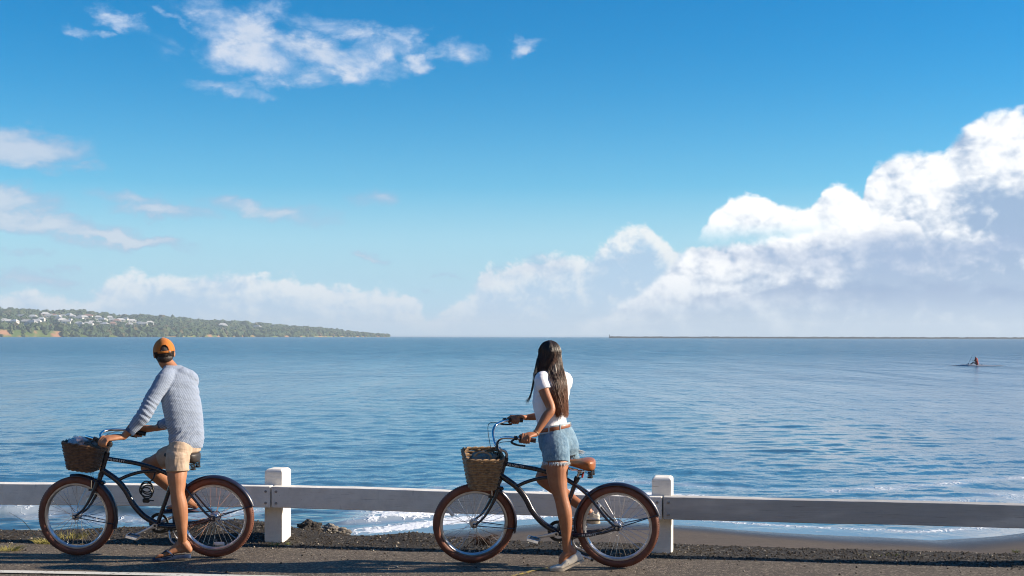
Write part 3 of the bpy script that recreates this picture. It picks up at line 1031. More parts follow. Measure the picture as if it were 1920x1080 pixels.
def headland():
    # ridge line and shore line over u, from the photograph; the land runs away from the viewer
    us = np.concatenate([np.linspace(-1700, -265, 120), np.linspace(-260, 731, 420)])
    dist = np.interp(us, [-1700, -260, 0, 330, 560, 731], [1700, 2250, 2350, 2700, 3300, 4000])
    ridge = np.interp(us, [-1700, -900, -260, 0, 60, 100, 150, 190, 220, 290, 340, 400, 440, 480, 540, 600, 650, 690, 715, 731],
                      [574, 574, 576, 579.5, 582, 585, 583, 588, 592, 593, 598, 602, 604, 608, 611, 615, 619, 622, 625, 629.3])
    nrow = 46
    s = np.concatenate([[-0.06, -0.02, 0.0, 0.0035, 0.007, 0.010], np.linspace(0.03, 1.25, nrow - 6)])[:, None]
    D = dist[None, :] + np.interp(us, [-260, 560, 731], [1500, 900, 160])[None, :] * np.maximum(s, -0.1)
    X = (us[None, :] - 960) / FPX * D
    dr = dist + np.interp(us, [-260, 560, 731], [1500, 900, 160])
    zt = CAM_H + (HOR + (us - 960) * ROLL - ridge) / FPX * dr - 12.0
    zt = np.maximum(zt, 1.0)
    sc_ = np.clip(s, 0, 1)
    bluff = np.interp(us, [-260, 0, 110, 130, 300, 420, 731], [15, 14, 12, 6, 6, 6, 1.5])
    prof = np.where(s < 0.0101, np.clip(s / 0.010, -3, 1) * bluff, bluff + (zt - bluff) * smooth01(sc_, 0.0, 1.0) ** 0.9)
    prof = np.where(s > 1, zt - (s - 1) * 60, prof)
    prof = prof + (fbm(X * 0.01, D * 0.01, 4, 5) - 0.5) * 10 * smooth01(sc_, 0.05, 0.3)
    idx = np.arange(X.size).reshape(X.shape)
    q = np.stack([idx[:-1, :-1], idx[:-1, 1:], idx[1:, 1:], idx[1:, :-1]], -1).reshape(-1, 4)
    m, t, b = new_mat('headland_ground')
    v = E(t.nodes.new('ShaderNodeTexCoord').outputs['Object'])
    g = t.nodes.new('ShaderNodeNewGeometry')
    nx, ny, nz = xyz(E(g.outputs['Normal']))
    n = noise(v, 0.016, 5.0, 0.6)
    cc = mixc(n.step(0.4, 0.6), (0.07, 0.11, 0.03), (0.13, 0.16, 0.055))
    cc = mixc(nz.step(0.75, 0.93, 'LINEAR', 1.0, 0.0) * noise(v, 0.03, 4.0).step(0.46, 0.60) * 0.85, cc, (0.34, 0.17, 0.105))
    t.links.new(cc.s, b.inputs['Base Color'])
    b.inputs['Roughness'].default_value = 0.95
    b.inputs['Specular IOR Level'].default_value = 0.1
    o = link('headland', np_mesh('headland', np.stack([X, D, prof + SEA_Z], -1).reshape(-1, 3), q, [m]))
    tag(o, 'long green headland with red earth bluffs sloping down to the sea', 'headland', kind='structure')

    def height(u, s_):
        j = np.interp(u, us, np.arange(len(us)))
        i = np.interp(s_, s[:, 0], np.arange(nrow))
        j0, i0 = int(min(j, len(us) - 2)), int(min(i, nrow - 2))
        fj, fi = j - j0, i - i0
        A = np.stack([X, D, prof + SEA_Z], -1)
        return (A[i0, j0] * (1 - fi) * (1 - fj) + A[i0 + 1, j0] * fi * (1 - fj) + A[i0, j0 + 1] * (1 - fi) * fj + A[i0 + 1, j0 + 1] * fi * fj)

    # wood: thousands of lumpy crowns in one mass
    bm = bmesh.new()
    bmesh.ops.create_icosphere(bm, subdivisions=2, radius=1.0)
    ico_v = np.array([q_.co[:] for q_ in bm.verts])
    ico_f = np.array([[q_.index for q_ in f.verts] for f in bm.faces])
    bm.free()
    bm = bmesh.new()
    bmesh.ops.create_icosphere(bm, subdivisions=1, radius=1.0)
    ico_v1 = np.array([q_.co[:] for q_ in bm.verts])
    ico_f1 = np.array([[q_.index for q_ in f.verts] for f in bm.faces])
    bm.free()
    r = np.random.default_rng(3)
    V, F, S = [], [], []
    k = 0
    hs = []
    for i in range(12500):
        u = r.uniform(-250, 728) if i < 8500 else r.uniform(-1690, -250)
        s_ = r.uniform(0.0, 1.06) ** 1.25
        if u > 560:
            s_ = r.uniform(0.0, 1.0)
        town = 30 < u < 300 and 0.08 < s_ < 0.62
        lawn = (405 < u < 490 and 0.03 < s_ < 0.22) or (-260 < u < 112 and s_ < 0.10)
        if (town and r.uniform() < 0.62) or (lawn and r.uniform() < (0.93 if u > 200 else 0.6)):
            continue
        p = height(u, s_)
        f = r.uniform(4.2, 8.6) * (1.0 + 0.2 * (s_ > 0.8)) * float(np.interp(u, [560, 728], [1.0, 0.55])) * (0.7 if u < 112 and s_ < 0.12 else 1.0)
        iv, if_ = (ico_v, ico_f) if i < 8500 else (ico_v1, ico_f1)
        d = 1 + 0.35 * r.uniform(-1, 1, (len(iv), 1))
        if i >= 8500:
            f *= 1.25
        vv = iv * d * np.array([f * r.uniform(0.8, 1.5), f, f * r.uniform(0.8, 1.25)])
        vv = vv + p + np.array([0, 0, f * 0.55])
        V.append(vv)
        F.append(if_ + k)
        S.append(np.full(len(iv), r.uniform()))
        k += len(iv)
    m, t, b = new_mat('far_foliage')
    v = E(t.nodes.new('ShaderNodeTexCoord').outputs['Object'])
    at = t.nodes.new('ShaderNodeAttribute')
    at.attribute_name = 'kind_of_tree'
    kd = E(at.outputs['Fac'])
    cc = mixc(kd, (0.032, 0.062, 0.034), (0.110, 0.130, 0.050))
    cc = mixc(noise(v, 0.12, 4.0, 0.7).step(0.4, 0.62), cc, (0.045, 0.075, 0.036))
    cc = mixc(kd.step(0.90, 0.93), cc, (0.10, 0.085, 0.045))
    t.links.new(cc.s, b.inputs['Base Color'])
    b.inputs['Roughness'].default_value = 0.9
    b.inputs['Specular IOR Level'].default_value = 0.15
    me = np_mesh('forest', np.concatenate(V), np.concatenate(F), [m], False)
    a_ = me.attributes.new('kind_of_tree', 'FLOAT', 'POINT')
    a_.data.foreach_set('value', np.concatenate(S).astype(np.float32))
    tag(link('forest', me), 'dense green wood covering the far headland', 'forest', kind='stuff')

    # trees one can tell apart at the tip of the headland
    trunk_m = mat('far_bark', (0.10, 0.075, 0.05), 0.9)
    for i, u in enumerate([566, 577, 590, 605, 618, 632, 645, 655, 668, 680, 690, 702, 712]):
        p = height(u, 0.5 if u < 680 else 0.3)
        te = empty('tree', p)
        hgt = [14, 16, 13, 13, 12, 13, 10, 11, 11, 9, 9, 7, 5][i]
        MB().tube([(0, 0, -2), (0.3, 0, hgt * 0.3), (0.1, 0, hgt * 0.6)], [0.8, 0.6, 0.3], 6).obj('trunk', trunk_m, te)
        vv, ff, kk = [], [], 0
        for j in range(9):
            f = hgt * r.uniform(0.16, 0.30)
            c_ = np.array([r.normal(0, hgt * 0.28), r.normal(0, hgt * 0.2), hgt * r.uniform(0.5, 0.85)])
            vv.append(ico_v * (1 + 0.35 * r.uniform(-1, 1, (len(ico_v), 1))) * f + c_)
            ff.append(ico_f + kk)
            kk += len(ico_v)
        me = np_mesh('crown', np.concatenate(vv), np.concatenate(ff), [m], False)
        a_ = me.attributes.new('kind_of_tree', 'FLOAT', 'POINT')
        a_.data.foreach_set('value', np.full(kk, r.uniform(0, 0.8), np.float32))
        link('crown', me, te)
        tag(te, ORD[i] + ' tree from the left on the low far tip of the headland', 'tree', 'trees on the tip of the headland')

    # houses on the slope
    wallc = [mat('house_wall', c_, 0.8) for c_ in ((0.66, 0.64, 0.60), (0.56, 0.54, 0.50), (0.58, 0.46, 0.38))]
    roofc = [mat('house_roof', c_, 0.6) for c_ in ((0.62, 0.61, 0.59), (0.40, 0.40, 0.40), (0.44, 0.25, 0.18))]
    pane = mat('dark_window', (0.05, 0.07, 0.09), 0.3)
    spots = [(8, 609), (14, 611), (28, 612), (50, 611), (68, 610), (85, 596), (93, 598), (100, 598), (107, 600), (118, 599), (130, 597), (136, 600), (153, 600), (158, 602), (165, 599),
             (148, 603), (184, 602), (117, 609), (124, 611), (131, 608), (148, 614), (152, 616), (165, 614), (172, 612), (186, 613), (196, 615), (206, 603), (212, 607), (219, 608), (226, 607),
             (236, 604), (248, 608), (262, 613), (268, 614), (281, 612), (212, 615), (60, 612), (78, 605), (62, 601), (40, 600), (418, 616), (422, 617), (482, 618), (243, 616), (192, 606), (110, 605), (175, 607)]
    def row_of(q):
        return 'far' if q[0] > 400 else 'upper' if q[1] < 602.5 else 'middle' if q[1] < 609.5 else 'lower'
    rows = {}
    for q in sorted(set(spots)):
        rows.setdefault(row_of(q), []).append(q)
    for n_, (u, v_) in enumerate(spots):
        ss = np.linspace(0.03, 1.0, 80)
        best, bs = 1e9, 0
        for s_ in ss:
            p = height(u, s_)
            vv_ = HOR + (u - 960) * ROLL - (p[2] + 2.5 - CAM_H) / p[1] * FPX
            if abs(vv_ - v_) < best:
                best, bs = abs(vv_ - v_), s_
        p = height(u, bs)
        h_ = empty('house', (p[0], p[1], p[2] + 6.5), r.uniform(-0.5, 0.5))
        w, dp, hh = r.uniform(12, 24), r.uniform(9, 12), r.uniform(4.5, 6.5)
        MB().box((-w / 2, -dp / 2, -9), (w / 2, dp / 2, hh)).obj('wall', wallc[n_ % 3 if n_ % 5 == 0 else n_ % 2], h_, False)
        e_ = 1.0
        rf = MB()
        rf.add([(-w / 2 - e_, -dp / 2 - e_, hh - .2), (w / 2 + e_, -dp / 2 - e_, hh - .2), (w / 2 + e_, dp / 2 + e_, hh - .2), (-w / 2 - e_, dp / 2 + e_, hh - .2), (-w * 0.3, 0, hh + 4.2), (w * 0.25, 0, hh + 4.2)],
               [(0, 1, 5, 4), (1, 2, 5), (2, 3, 4, 5), (3, 0, 4), (3, 2, 1, 0)])
        rf.obj('roof', roofc[0 if n_ % 7 else 2] if n_ % 3 else roofc[1], h_, False)
        for k_ in range(2):
            MB().box((-w * 0.3 + k_ * w * 0.4, -dp / 2 - 0.05, hh * 0.35), (-w * 0.3 + k_ * w * 0.4 + w * 0.18, -dp / 2 + 0.1, hh * 0.75)).obj('window', pane, h_, False)
        rw = row_of((u, v_))
        k_ = ORD[rows[rw].index((u, v_))]
        rc = 'red brown' if (n_ % 3 and n_ % 7 == 0) else 'white' if n_ % 3 else 'grey'
        where = 'by the green field right of town' if rw == 'far' else f'{rw} row of the headland town'
        tag(h_, f'{rc} roofed house, {k_} from the left, {where}', 'house', 'houses on the headland')


headland()

# breakwater on the horizon
r_ = np.random.default_rng(8)
bw = MB()
x0 = (1143 - 960) / FPX * 2500
xs = np.arange(x0, 1500, 5.0)
zt = 3.3 + r_.uniform(-0.5, 0.5, len(xs))
yy = np.interp(xs, [x0, 1500], [2500, 2450])
vs_ = []
for x, z, y in zip(xs, zt, yy):
    vs_ += [(x, y - 9, SEA_Z - 1), (x, y - 2.5 + r_.uniform(-.5, .5), SEA_Z + z), (x, y + 2.5, SEA_Z + z), (x, y + 9, SEA_Z - 1)]
fs_ = []
for i in range(len(xs) - 1):
    for k in range(3):
        fs_.append((4 * i + k, 4 * i + k + 1, 4 * i + k + 5, 4 * i + k + 4))
bw.add(vs_, fs_)
bk = empty('breakwater', (x0, 2500, SEA_Z))
o = bw.obj('rubble_wall', mat('breakwater_rock', (0.05, 0.05, 0.05), 0.9, (0.03, 0.03, 0.03), 0.3), bk, False)
o.location = (-x0, -2500, -SEA_Z)
o = MB().tube([(0, 0, 0), (0, 0, 7.0)], [1.0, 0.5], 8).obj('beacon', mat('beacon_grey', (0.10, 0.10, 0.10), 0.7), bk)
o = MB().tube([(940, -40, 0), (940, -40, 6.5)], [2.0, 1.2], 8).obj('beacon', bpy.data.materials['beacon_grey'], bk)
tag(bk, 'long dark rock breakwater lying along the horizon', 'breakwater')

# air
hzm = bpy.data.materials.new('haze_air')
hzm.use_nodes = True
t = hzm.node_tree
t.nodes.clear()
pv = t.nodes.new('ShaderNodeVolumePrincipled')
pv.inputs['Color'].default_value = (0.76, 0.89, 1.0, 1)
pv.inputs['Density'].default_value = 0.00013
pv.inputs['Anisotropy'].default_value = 0.1
mo = t.nodes.new('ShaderNodeOutputMaterial')
t.links.new(pv.outputs[0], mo.inputs['Volume'])
hz_o = MB().box((-17000, -120, -3.5), (17000, 9300, 100)).obj('haze', hzm, None, False)
tag(hz_o, 'thin sea haze that fades the far headland', 'haze', kind='stuff')


# unseen slope added behind the viewer to cut and warm the fill light
xs_ = np.linspace(-160, 160, 120)
hl_m = mat('fill_slope_dry_grass', (0.46, 0.375, 0.26), 0.95, (0.34, 0.28, 0.18), 0.6, spec=0.1)
tag(grid_mesh('added_fill_slope', xs_, lambda x: (np.full_like(x, -75.0), np.full_like(x, -13.0)), lambda x, y: -0.05 + 14 * smooth01(-y, 13, 30) + 4.0 * (fbm(x * 0.25, y * 0.25, 4, 91) - 0.3) * smooth01(-y, 14, 20) + 6 * smooth01(-y, 35, 75), hl_m, 60),
    'dry slope added behind the viewer to dim and warm the fill light', 'added_fill_slope', kind='structure')

# ================================================================== bicycles
navy = mat('navy_frame_paint', (0.010, 0.012, 0.026), 0.28, (0.008, 0.009, 0.020), 8, coat=0.6)
navy_f = mat('navy_fender_paint', (0.016, 0.018, 0.042), 0.34, (0.012, 0.013, 0.030), 8, coat=0.35)
tyre_m = mat('brown_tyre_rubber', (0.175, 0.062, 0.036), 0.62, (0.125, 0.044, 0.027), 14, bump=0.0012, bscale=300)
chrome = mat('chrome', (0.78, 0.78, 0.80), 0.13, (0.70, 0.70, 0.72), 12, metal=1.0)
alu = mat('brushed_aluminium', (0.62, 0.62, 0.64), 0.34, (0.50, 0.50, 0.52), 20, metal=1.0)
blackp = mat('black_plastic', (0.018, 0.018, 0.019), 0.45, (0.011, 0.011, 0.012), 20)
leather_m = mat('tan_saddle_leather', (0.34, 0.115, 0.032), 0.38, (0.25, 0.08, 0.022), 22, bump=0.0012, bscale=220, coat=0.15)
dark_leather = mat('dark_saddle', (0.03, 0.022, 0.018), 0.5, (0.02, 0.016, 0.013), 22)
wick = mat('brown_wicker', (0.175, 0.095, 0.050), 0.6, (0.085, 0.044, 0.024), 34, bump=0.001, bscale=200)
wick_tan = mat('tan_wicker', (0.34, 0.215, 0.110), 0.6, (0.17, 0.100, 0.050), 34, bump=0.001, bscale=200)
white_p = mat('white_reflector', (0.72, 0.74, 0.76), 0.25, (0.62, 0.64, 0.66), 40)
red_p = mat('red_reflector', (0.30, 0.02, 0.015), 0.25, (0.2, 0.012, 0.01), 40)
letter_m = mat('white_lettering', (0.72, 0.72, 0.72), 0.5, (0.66, 0.66, 0.66), 40)
RW = 0.325
WB = 1.14


def wheel_parts():
    """meshes of one wheel about its hub, axle along y"""
    out = {}
    prof = []
    for k in range(20):
        a = 2 * PI * k / 20
        prof.append((0.2945 + 0.0305 * math.cos(a), 0.0285 * math.sin(a)))
    ty = MB().lathe(prof, 96, 0, None, (0, 2 * PI), True)
    for i in range(110):                                   # tread blocks in two rows
        a = 2 * PI * i / 110
        for s in (-1, 1):
            aa = a + s * 0.012
            M_ = Matrix.Rotation(-aa, 4, 'Y') @ Matrix.Translation((0.3228, s * 0.0085, 0)) @ Matrix.Rotation(s * 0.5, 4, 'X')
            ty.box((-0.003, -0.006, -0.0055), (0.0016, 0.006, 0.0055), 0, M_)
    out['tyre'] = ty.mesh('tyre', tyre_m)
    out['rim'] = MB().lathe([(0.268, -0.017), (0.272, -0.013), (0.268, -0.008), (0.254, -0.009), (0.249, 0), (0.254, 0.009), (0.268, 0.008), (0.272, 0.013), (0.268, 0.017), (0.257, 0.017), (0.246, 0.007), (0.246, -0.007), (0.257, -0.017)], 96, 0, None, (0, 2 * PI), True).mesh('rim', alu)
    s = MB()
    for i in range(36):
        a = 2 * PI * i / 36
        sd = 1 if i % 2 else -1
        off = 0.85 if (i // 2) % 2 else -0.85
        s.tube([(math.cos(a + off) * 0.026, sd * 0.028, math.sin(a + off) * 0.026), (math.cos(a) * 0.250, sd * 0.003, math.sin(a) * 0.250)], 0.0016, 5, 0, cap=False)
    out['spokes'] = s.mesh('spokes', chrome)
    out['hub'] = MB().lathe([(0.0, -0.068), (0.009, -0.066), (0.010, -0.050), (0.016, -0.046), (0.016, -0.036), (0.032, -0.032), (0.032, -0.028), (0.020, -0.022), (0.017, 0), (0.020, 0.022), (0.032, 0.028), (0.032, 0.032), (0.016, 0.036), (0.016, 0.046), (0.010, 0.050), (0.009, 0.066), (0, 0.068)], 20).mesh('hub', alu)
    out['rear_hub'] = MB().lathe([(0.0, -0.072), (0.010, -0.070), (0.011, -0.056), (0.038, -0.052), (0.038, -0.040), (0.030, -0.038), (0.036, -0.032), (0.036, -0.027), (0.028, -0.022), (0.028, 0.022), (0.036, 0.027), (0.036, 0.032), (0.030, 0.04), (0.030, 0.052), (0.011, 0.056), (0.010, 0.070), (0, 0.072)], 20).mesh('hub', alu)
    q = MB()
    q.tube([(-0.042, 0, 0), (-0.038, 0, 0), (0.038, 0, 0), (0.042, 0, 0)], [0.008, 0.015, 0.015, 0.008], 12, flat=(0.35, 1.0), up=(0, 0, 1))
    out['reflector'] = q.mesh('reflector', white_p)
    return out


WP = wheel_parts()


def fender_mesh(a0, a1, w=0.062, r=0.341):
    q = MB()
    n = 40
    sec = [(-1, -0.014), (-0.85, -0.004), (-0.5, 0.003), (0, 0.005), (0.5, 0.003), (0.85, -0.004), (1, -0.014)]
    vs_, fs_ = [], []
    for i in range(n + 1):
        a = R(a0 + (a1 - a0) * i / n)
        ww = w / 2 * (1.0 - 0.12 * abs(2 * i / n - 1) ** 6)
        for dr in (0.0, -0.0022):
            for (y_, h_) in sec:
                rr = r + h_ + dr
                vs_.append((math.cos(a) * rr, y_ * ww, math.sin(a) * rr))
    m = len(sec)
    for i in range(n):
        for k in range(m - 1):
            p, q2 = i * 2 * m + k, (i + 1) * 2 * m + k
            fs_.append((p, p + 1, q2 + 1, q2))
            fs_.append((p + m, q2 + m, q2 + m + 1, p + m + 1))
        for k in (0, m - 1):
            p, q2 = i * 2 * m + k, (i + 1) * 2 * m + k
            fs_.append((p, q2, q2 + m, p + m))
    for i in (0, n):
        for k in range(m - 1):
            p = i * 2 * m + k
            fs_.append((p, p + m, p + m + 1, p + 1))
    q.add(vs_, fs_)
    return q


def letters(text, pts, size, parent, off_y, mat_):
    """small raised lettering that follows a tube; pts from the first letter to the last (seen from the left side)"""
    cu = bpy.data.curves.new('lettering', 'FONT')
    pts = sp(pts, 12)
    L = [0.0]
    for a, b in zip(pts, pts[1:]):
        L.append(L[-1] + (b - a).length)
    vs_, fs_, n0 = [], [], 0
    n = len(text)
    step = L[-1] / (n - 1)
    for i, ch in enumerate(text):
        cu.body = ch
        cu.size = size
        cu.align_x = 'CENTER'
        cu.align_y = 'CENTER'
        cu.extrude = 0.0006
        cu.offset = size * 0.012
        ob = bpy.data.objects.new('lettering_tmp', cu)
        me = ob.to_mesh()
        s = step * i
        j = max(0, min(len(pts) - 2, next((k for k in range(len(L) - 1) if L[k + 1] >= s), len(pts) - 2)))
        f = (s - L[j]) / max(1e-6, L[j + 1] - L[j])
        p = pts[j].lerp(pts[j + 1], min(1, f))
        t = (pts[j + 1] - pts[j]).normalized()
        # letter x runs along t, letter normal is +y (left side), letter up completes the frame
        nn = Vector((0, 1, 0))
        upv = nn.cross(t)
        for q in me.vertices:
            vs_.append(p + t * q.co.x + upv * q.co.y + nn * (off_y + q.co.z))
        for f_ in me.polygons:
            fs_.append([n0 + k for k in f_.vertices])
        n0 += len(me.vertices)
        ob.to_mesh_clear()
        bpy.data.objects.remove(ob)
    bpy.data.curves.remove(cu)
    return MB().add(vs_, fs_).obj('lettering', mat_, parent, False)


def rrect(lx, ly, r, n):
    """points round a rounded rectangle, evenly spaced"""
    pts = []
    for cx, cy_, a0 in ((lx / 2 - r, ly / 2 - r, 0), (-lx / 2 + r, ly / 2 - r, 90), (-lx / 2 + r, -ly / 2 + r, 180), (lx / 2 - r, -ly / 2 + r, 270)):
        for k in range(9):
            a = R(a0 + 90 * k / 8)
            pts.append((cx + r * math.cos(a), cy_ + r * math.sin(a)))
    pts.append(pts[0])
    pts = np.array(pts)
    d = np.concatenate([[0], np.cumsum(np.linalg.norm(np.diff(pts, axis=0), axis=1))])
    s = np.linspace(0, d[-1], n, endpoint=False)
    return np.stack([np.interp(s, d, pts[:, 0]), np.interp(s, d, pts[:, 1])], -1)


def basket(parent, M_, h, top=(0.30, 0.37), bot=(0.205, 0.27), wk=None):
    """woven basket, base at the local origin"""
    bo = empty('basket')
    bo.parent = parent
    bo.matrix_local = M_
    NS, ROWS = 72, 16
    def ring(t, out=0.0):
        lx, ly = bot[0] + (top[0] - bot[0]) * t + out * 2, bot[1] + (top[1] - bot[1]) * t + out * 2
        return rrect(lx, ly, 0.055 + 0.02 * t, NS)
    q = MB()
    for k in range(ROWS):
        t = (k + 0.5) / ROWS
        a = ring(t)
        cen = a / np.linalg.norm(a, axis=1)[:, None]
        wave = 0.0040 * np.cos((np.arange(NS) / 3.0 + k) * PI)[:, None]
        wob = 0.0012 * rng.normal(size=(NS, 1))
        p = a + cen * (wave + wob)
        q.tube([(x, y, t * h + 0.0008 * rng.normal()) for x, y in p], 0.0080, 7, closed=True)
    for i in range(0, NS, 3):
        a, b = ring(0)[i], ring(1.02)[i]
        q.tube([(a[0], a[1], 0), (b[0], b[1], h * 1.02)], 0.0026, 5, cap=False)
    q.obj('weave', wk, bo)
    q = MB()
    for ph in (0, PI):                       # plaited rim
        a = ring(1.0)
        cen = a / np.linalg.norm(a, axis=1)[:, None]
        an = np.arange(NS) * 0.98 + ph
        p = a + cen * (0.0065 * np.cos(an))[:, None]
        q.tube([(x, y, h + 0.006 + 0.0065 * math.sin(w)) for (x, y), w in zip(p, an)], 0.0072, 6, closed=True)
    q.obj('rim', wk, bo)
    q = MB()
    for ph in (0, PI):
        a = ring(0.0)
        cen = a / np.linalg.norm(a, axis=1)[:, None]
        an = np.arange(NS) * 0.98 + ph
        p = a + cen * (0.005 * np.cos(an))[:, None]
        q.tube([(x, y, 0.005 * math.sin(w)) for (x, y), w in zip(p, an)], 0.006, 6, closed=True)
    pl = ring(0.0, -0.004)
    q.add([(x, y, 0.003) for x, y in pl] + [(x, y, -0.002) for x, y in pl], [tuple(range(NS)), tuple(range(NS, 2 * NS))[::-1]] + [(i, (i + 1) % NS, NS + (i + 1) % NS, NS + i) for i in range(NS)])
    q.obj('base', wk, bo)
    return bo


def saddle_mesh(m):
    """leather saddle, nose towards +x, top at about z 0.09"""
    q = MB()
    prof = [  # x, half width, top z, bottom z
        (-0.118, 0.020, 0.062, 0.020), (-0.112, 0.060, 0.078, 0.008), (-0.090, 0.098, 0.089, -0.002), (-0.055, 0.110, 0.092, 0.000), (-0.015, 0.098, 0.088, 0.010), (0.025, 0.070, 0.081, 0.020),
        (0.070, 0.044, 0.078, 0.030), (0.115, 0.031, 0.078, 0.040), (0.150, 0.026, 0.078, 0.046), (0.166, 0.018, 0.074, 0.052), (0.170, 0.006, 0.068, 0.060)]
    S = spline(prof, 4)
    seg = 20
    vs_ = []
    for (x, w, zt, zb) in S:
        for k in range(seg):
            a = 2 * PI * k / seg
            c_, s_ = math.cos(a), math.sin(a)
            y = w * (abs(c_) ** 0.75) * (1 if c_ >= 0 else -1)
            z = zt - (1 - abs(s_) ** 1.0) * 0.022 * 1.0 if s_ >= 0 else zt - 0.022 + (zb - zt + 0.022) * abs(s_) ** 0.6
            vs_.append((x, y, z))
    fs_ = []
    for i in range(len(S) - 1):
        for k in range(seg):
            l = (k + 1) % seg
            fs_.append((i * seg + k, (i + 1) * seg + k, (i + 1) * seg + l, i * seg + l))
    fs_.append(tuple(range(seg)))
    fs_.append(tuple((len(S) - 1) * seg + k for k in range(seg))[::-1])
    q.add(vs_, fs_)
    return q


def bicycle(label, rear, heading, lean, steer, crank_a, saddle_dz, bar, bar_z, basket_z, basket_h, basket_tilt, sad_mat, coll_brake, wick=None):
    root = empty('bicycle')
    root.matrix_world = Matrix.Translation((rear[0], rear[1], 0.002)) @ Matrix.Rotation(R(heading), 4, 'Z') @ Matrix.Rotation(R(-lean), 4, 'X')
    tag(root, label, 'bicycle', 'cruiser bicycles by the sea')
    HT, HB = Vector((0.882, 0, 0.825)), Vector((0.932, 0, 0.665))
    BB = Vector((0.472, 0, 0.262))
    axis = (HT - HB).normalized()
    S = Matrix.Translation(HB) @ Matrix.Rotation(R(steer), 4, axis) @ Matrix.Translation(-HB)

    # frame
    f = MB()
    f.tube([HB - axis * 0.008, HT + axis * 0.008], 0.0195, 16)
    f.tube([HB - axis * 0.012, HB + axis * 0.012], 0.0235, 16)
    f.tube([HT - axis * 0.012, HT + axis * 0.012], 0.0235, 16)
    dt = sp([(0.918, 0, 0.705), (0.80, 0, 0.622), (0.727, 0, 0.535), (0.668, 0, 0.425), (0.592, 0, 0.338), (0.52, 0, 0.290), (0.47, 0, 0.268)], 8)
    f.tube(dt, 0.0235, 16)
    tt_ = sp([(0.888, 0, 0.800), (0.76, 0, 0.781), (0.63, 0, 0.760), (0.51, 0, 0.728), (0.40, 0, 0.686), (0.332, 0, 0.648)], 8)
    f.tube(tt_, 0.0175, 16)
    f.tube(sp([(0.795, 0, 0.618), (0.72, 0, 0.655), (0.62, 0, 0.686), (0.52, 0, 0.698), (0.43, 0, 0.696), (0.37, 0, 0.672)], 8), 0.0140, 14)
    ST = Vector((0.310, 0, 0.705))
    f.tube([BB, ST], 0.0175, 16)
    f.tube([ST - (ST - BB).normalized() * 0.035, ST], 0.0215, 16)
    f.lathe([(0.0, -0.036), (0.023, -0.036), (0.023, 0.036), (0, 0.036)], 18, 0, Matrix.Translation(BB))
    for s in (-1, 1):
        f.tube(sp([(0.338, s * 0.012, 0.650), (0.28, s * 0.034, 0.614), (0.215, s * 0.047, 0.560), (0.15, s * 0.053, 0.482), (0.08, s * 0.058, 0.396), (0.014, s * 0.060, 0.332)], 6), 0.0098, 12)
        f.tube(sp([(0.455, s * 0.022, 0.256), (0.36, s * 0.040, 0.252), (0.22, s * 0.050, 0.262), (0.10, s * 0.057, 0.286), (0.010, s * 0.060, 0.318)], 6), [0.017] * 13 + [0.0155, 0.0145, 0.0135, 0.0125, 0.0118, 0.011, 0.0105, 0.010, 0.010, 0.010, 0.010, 0.010][:12], 12)
        f.box((-0.022, s * 0.060 - 0.004, 0.302), (0.024, s * 0.060 + 0.004, 0.346), 0, None, 0.003)
    f.tube([(0.236, -0.045, 0.575), (0.236, 0.045, 0.575)], 0.007, 8)
    f.obj('frame', navy, root)
    letters('PRIORITY', [(0.855, 0, 0.795), (0.81, 0, 0.788), (0.77, 0, 0.783), (0.735, 0, 0.778)], 0.025, root, 0.0178, letter_m)
    letters('PRIORITY', [(0.265, 0.048, 0.259), (0.23, 0.0495, 0.261), (0.20, 0.051, 0.265), (0.165, 0.053, 0.271)], 0.021, root, 0.0165, letter_m)

    # wheels
    def wheel(hub, M_, ang0, rear_w):
        w = empty('wheel')
        w.parent = root
        w.matrix_local = M_ @ Matrix.Translation(hub) @ Matrix.Rotation(ang0, 4, 'Y')
        for n_ in ('tyre', 'rim', 'spokes'):
            link(n_, WP[n_], w)
        link('hub', WP['rear_hub' if rear_w else 'hub'], w)
        q = link('reflector', WP['reflector'], w)
        return w, q
    w1, rf1 = wheel((0, 0, RW), Matrix(), 0.1, True)
    w2, rf2 = wheel((WB, 0, RW), S, 0.35, False)
    rf1.matrix_local = Matrix.Rotation(-0.1, 4, 'Y') @ Matrix.Translation(coll_brake[0]) @ Matrix.Rotation(coll_brake[1], 4, 'Y')
    rf2.matrix_local = Matrix.Rotation(-0.35, 4, 'Y') @ Matrix.Translation(coll_brake[2]) @ Matrix.Rotation(coll_brake[3], 4, 'Y')

    # fork
    k = MB()
    k.tube([HB - axis * 0.055, HB - axis * 0.012], 0.020, 14)
    crown = HB - axis * 0.055
    k.box((-0.024, -0.052, -0.014), (0.024, 0.052, 0.014), 0, Matrix.Translation(crown) @ axis.to_track_quat('Z', 'Y').to_matrix().to_4x4(), 0.008)
    for s in (-1, 1):
        k.tube(sp([crown + Vector((0, s * 0.043, 0)), (0.972, s * 0.047, 0.545), (1.012, s * 0.049, 0.465), (1.066, s * 0.052, 0.385), (1.138, s * 0.056, 0.326)], 7), [0.0165] * 9 + [0.0158, 0.015, 0.0143, 0.0136, 0.013, 0.0125, 0.012, 0.0115, 0.011, 0.0106, 0.0102, 0.010, 0.0098, 0.0096, 0.0094, 0.0092, 0.009, 0.009, 0.009, 0.009][:20], 12)
        k.box((1.126, s * 0.056 - 0.004, 0.310), (1.154, s * 0.056 + 0.004, 0.340), 0, None, 0.003)
    fk = k.obj('fork', navy, root)
    fk.matrix_local = S
    # front brake caliper
    k = MB()
    cb = crown + Vector((0.035, 0, 0.0))
    k.tube([cb + Vector((0, 0.0, 0.012)), cb + Vector((0.012, 0.035, 0.008)), cb + Vector((0.012, 0.042, -0.055))], 0.006, 8)
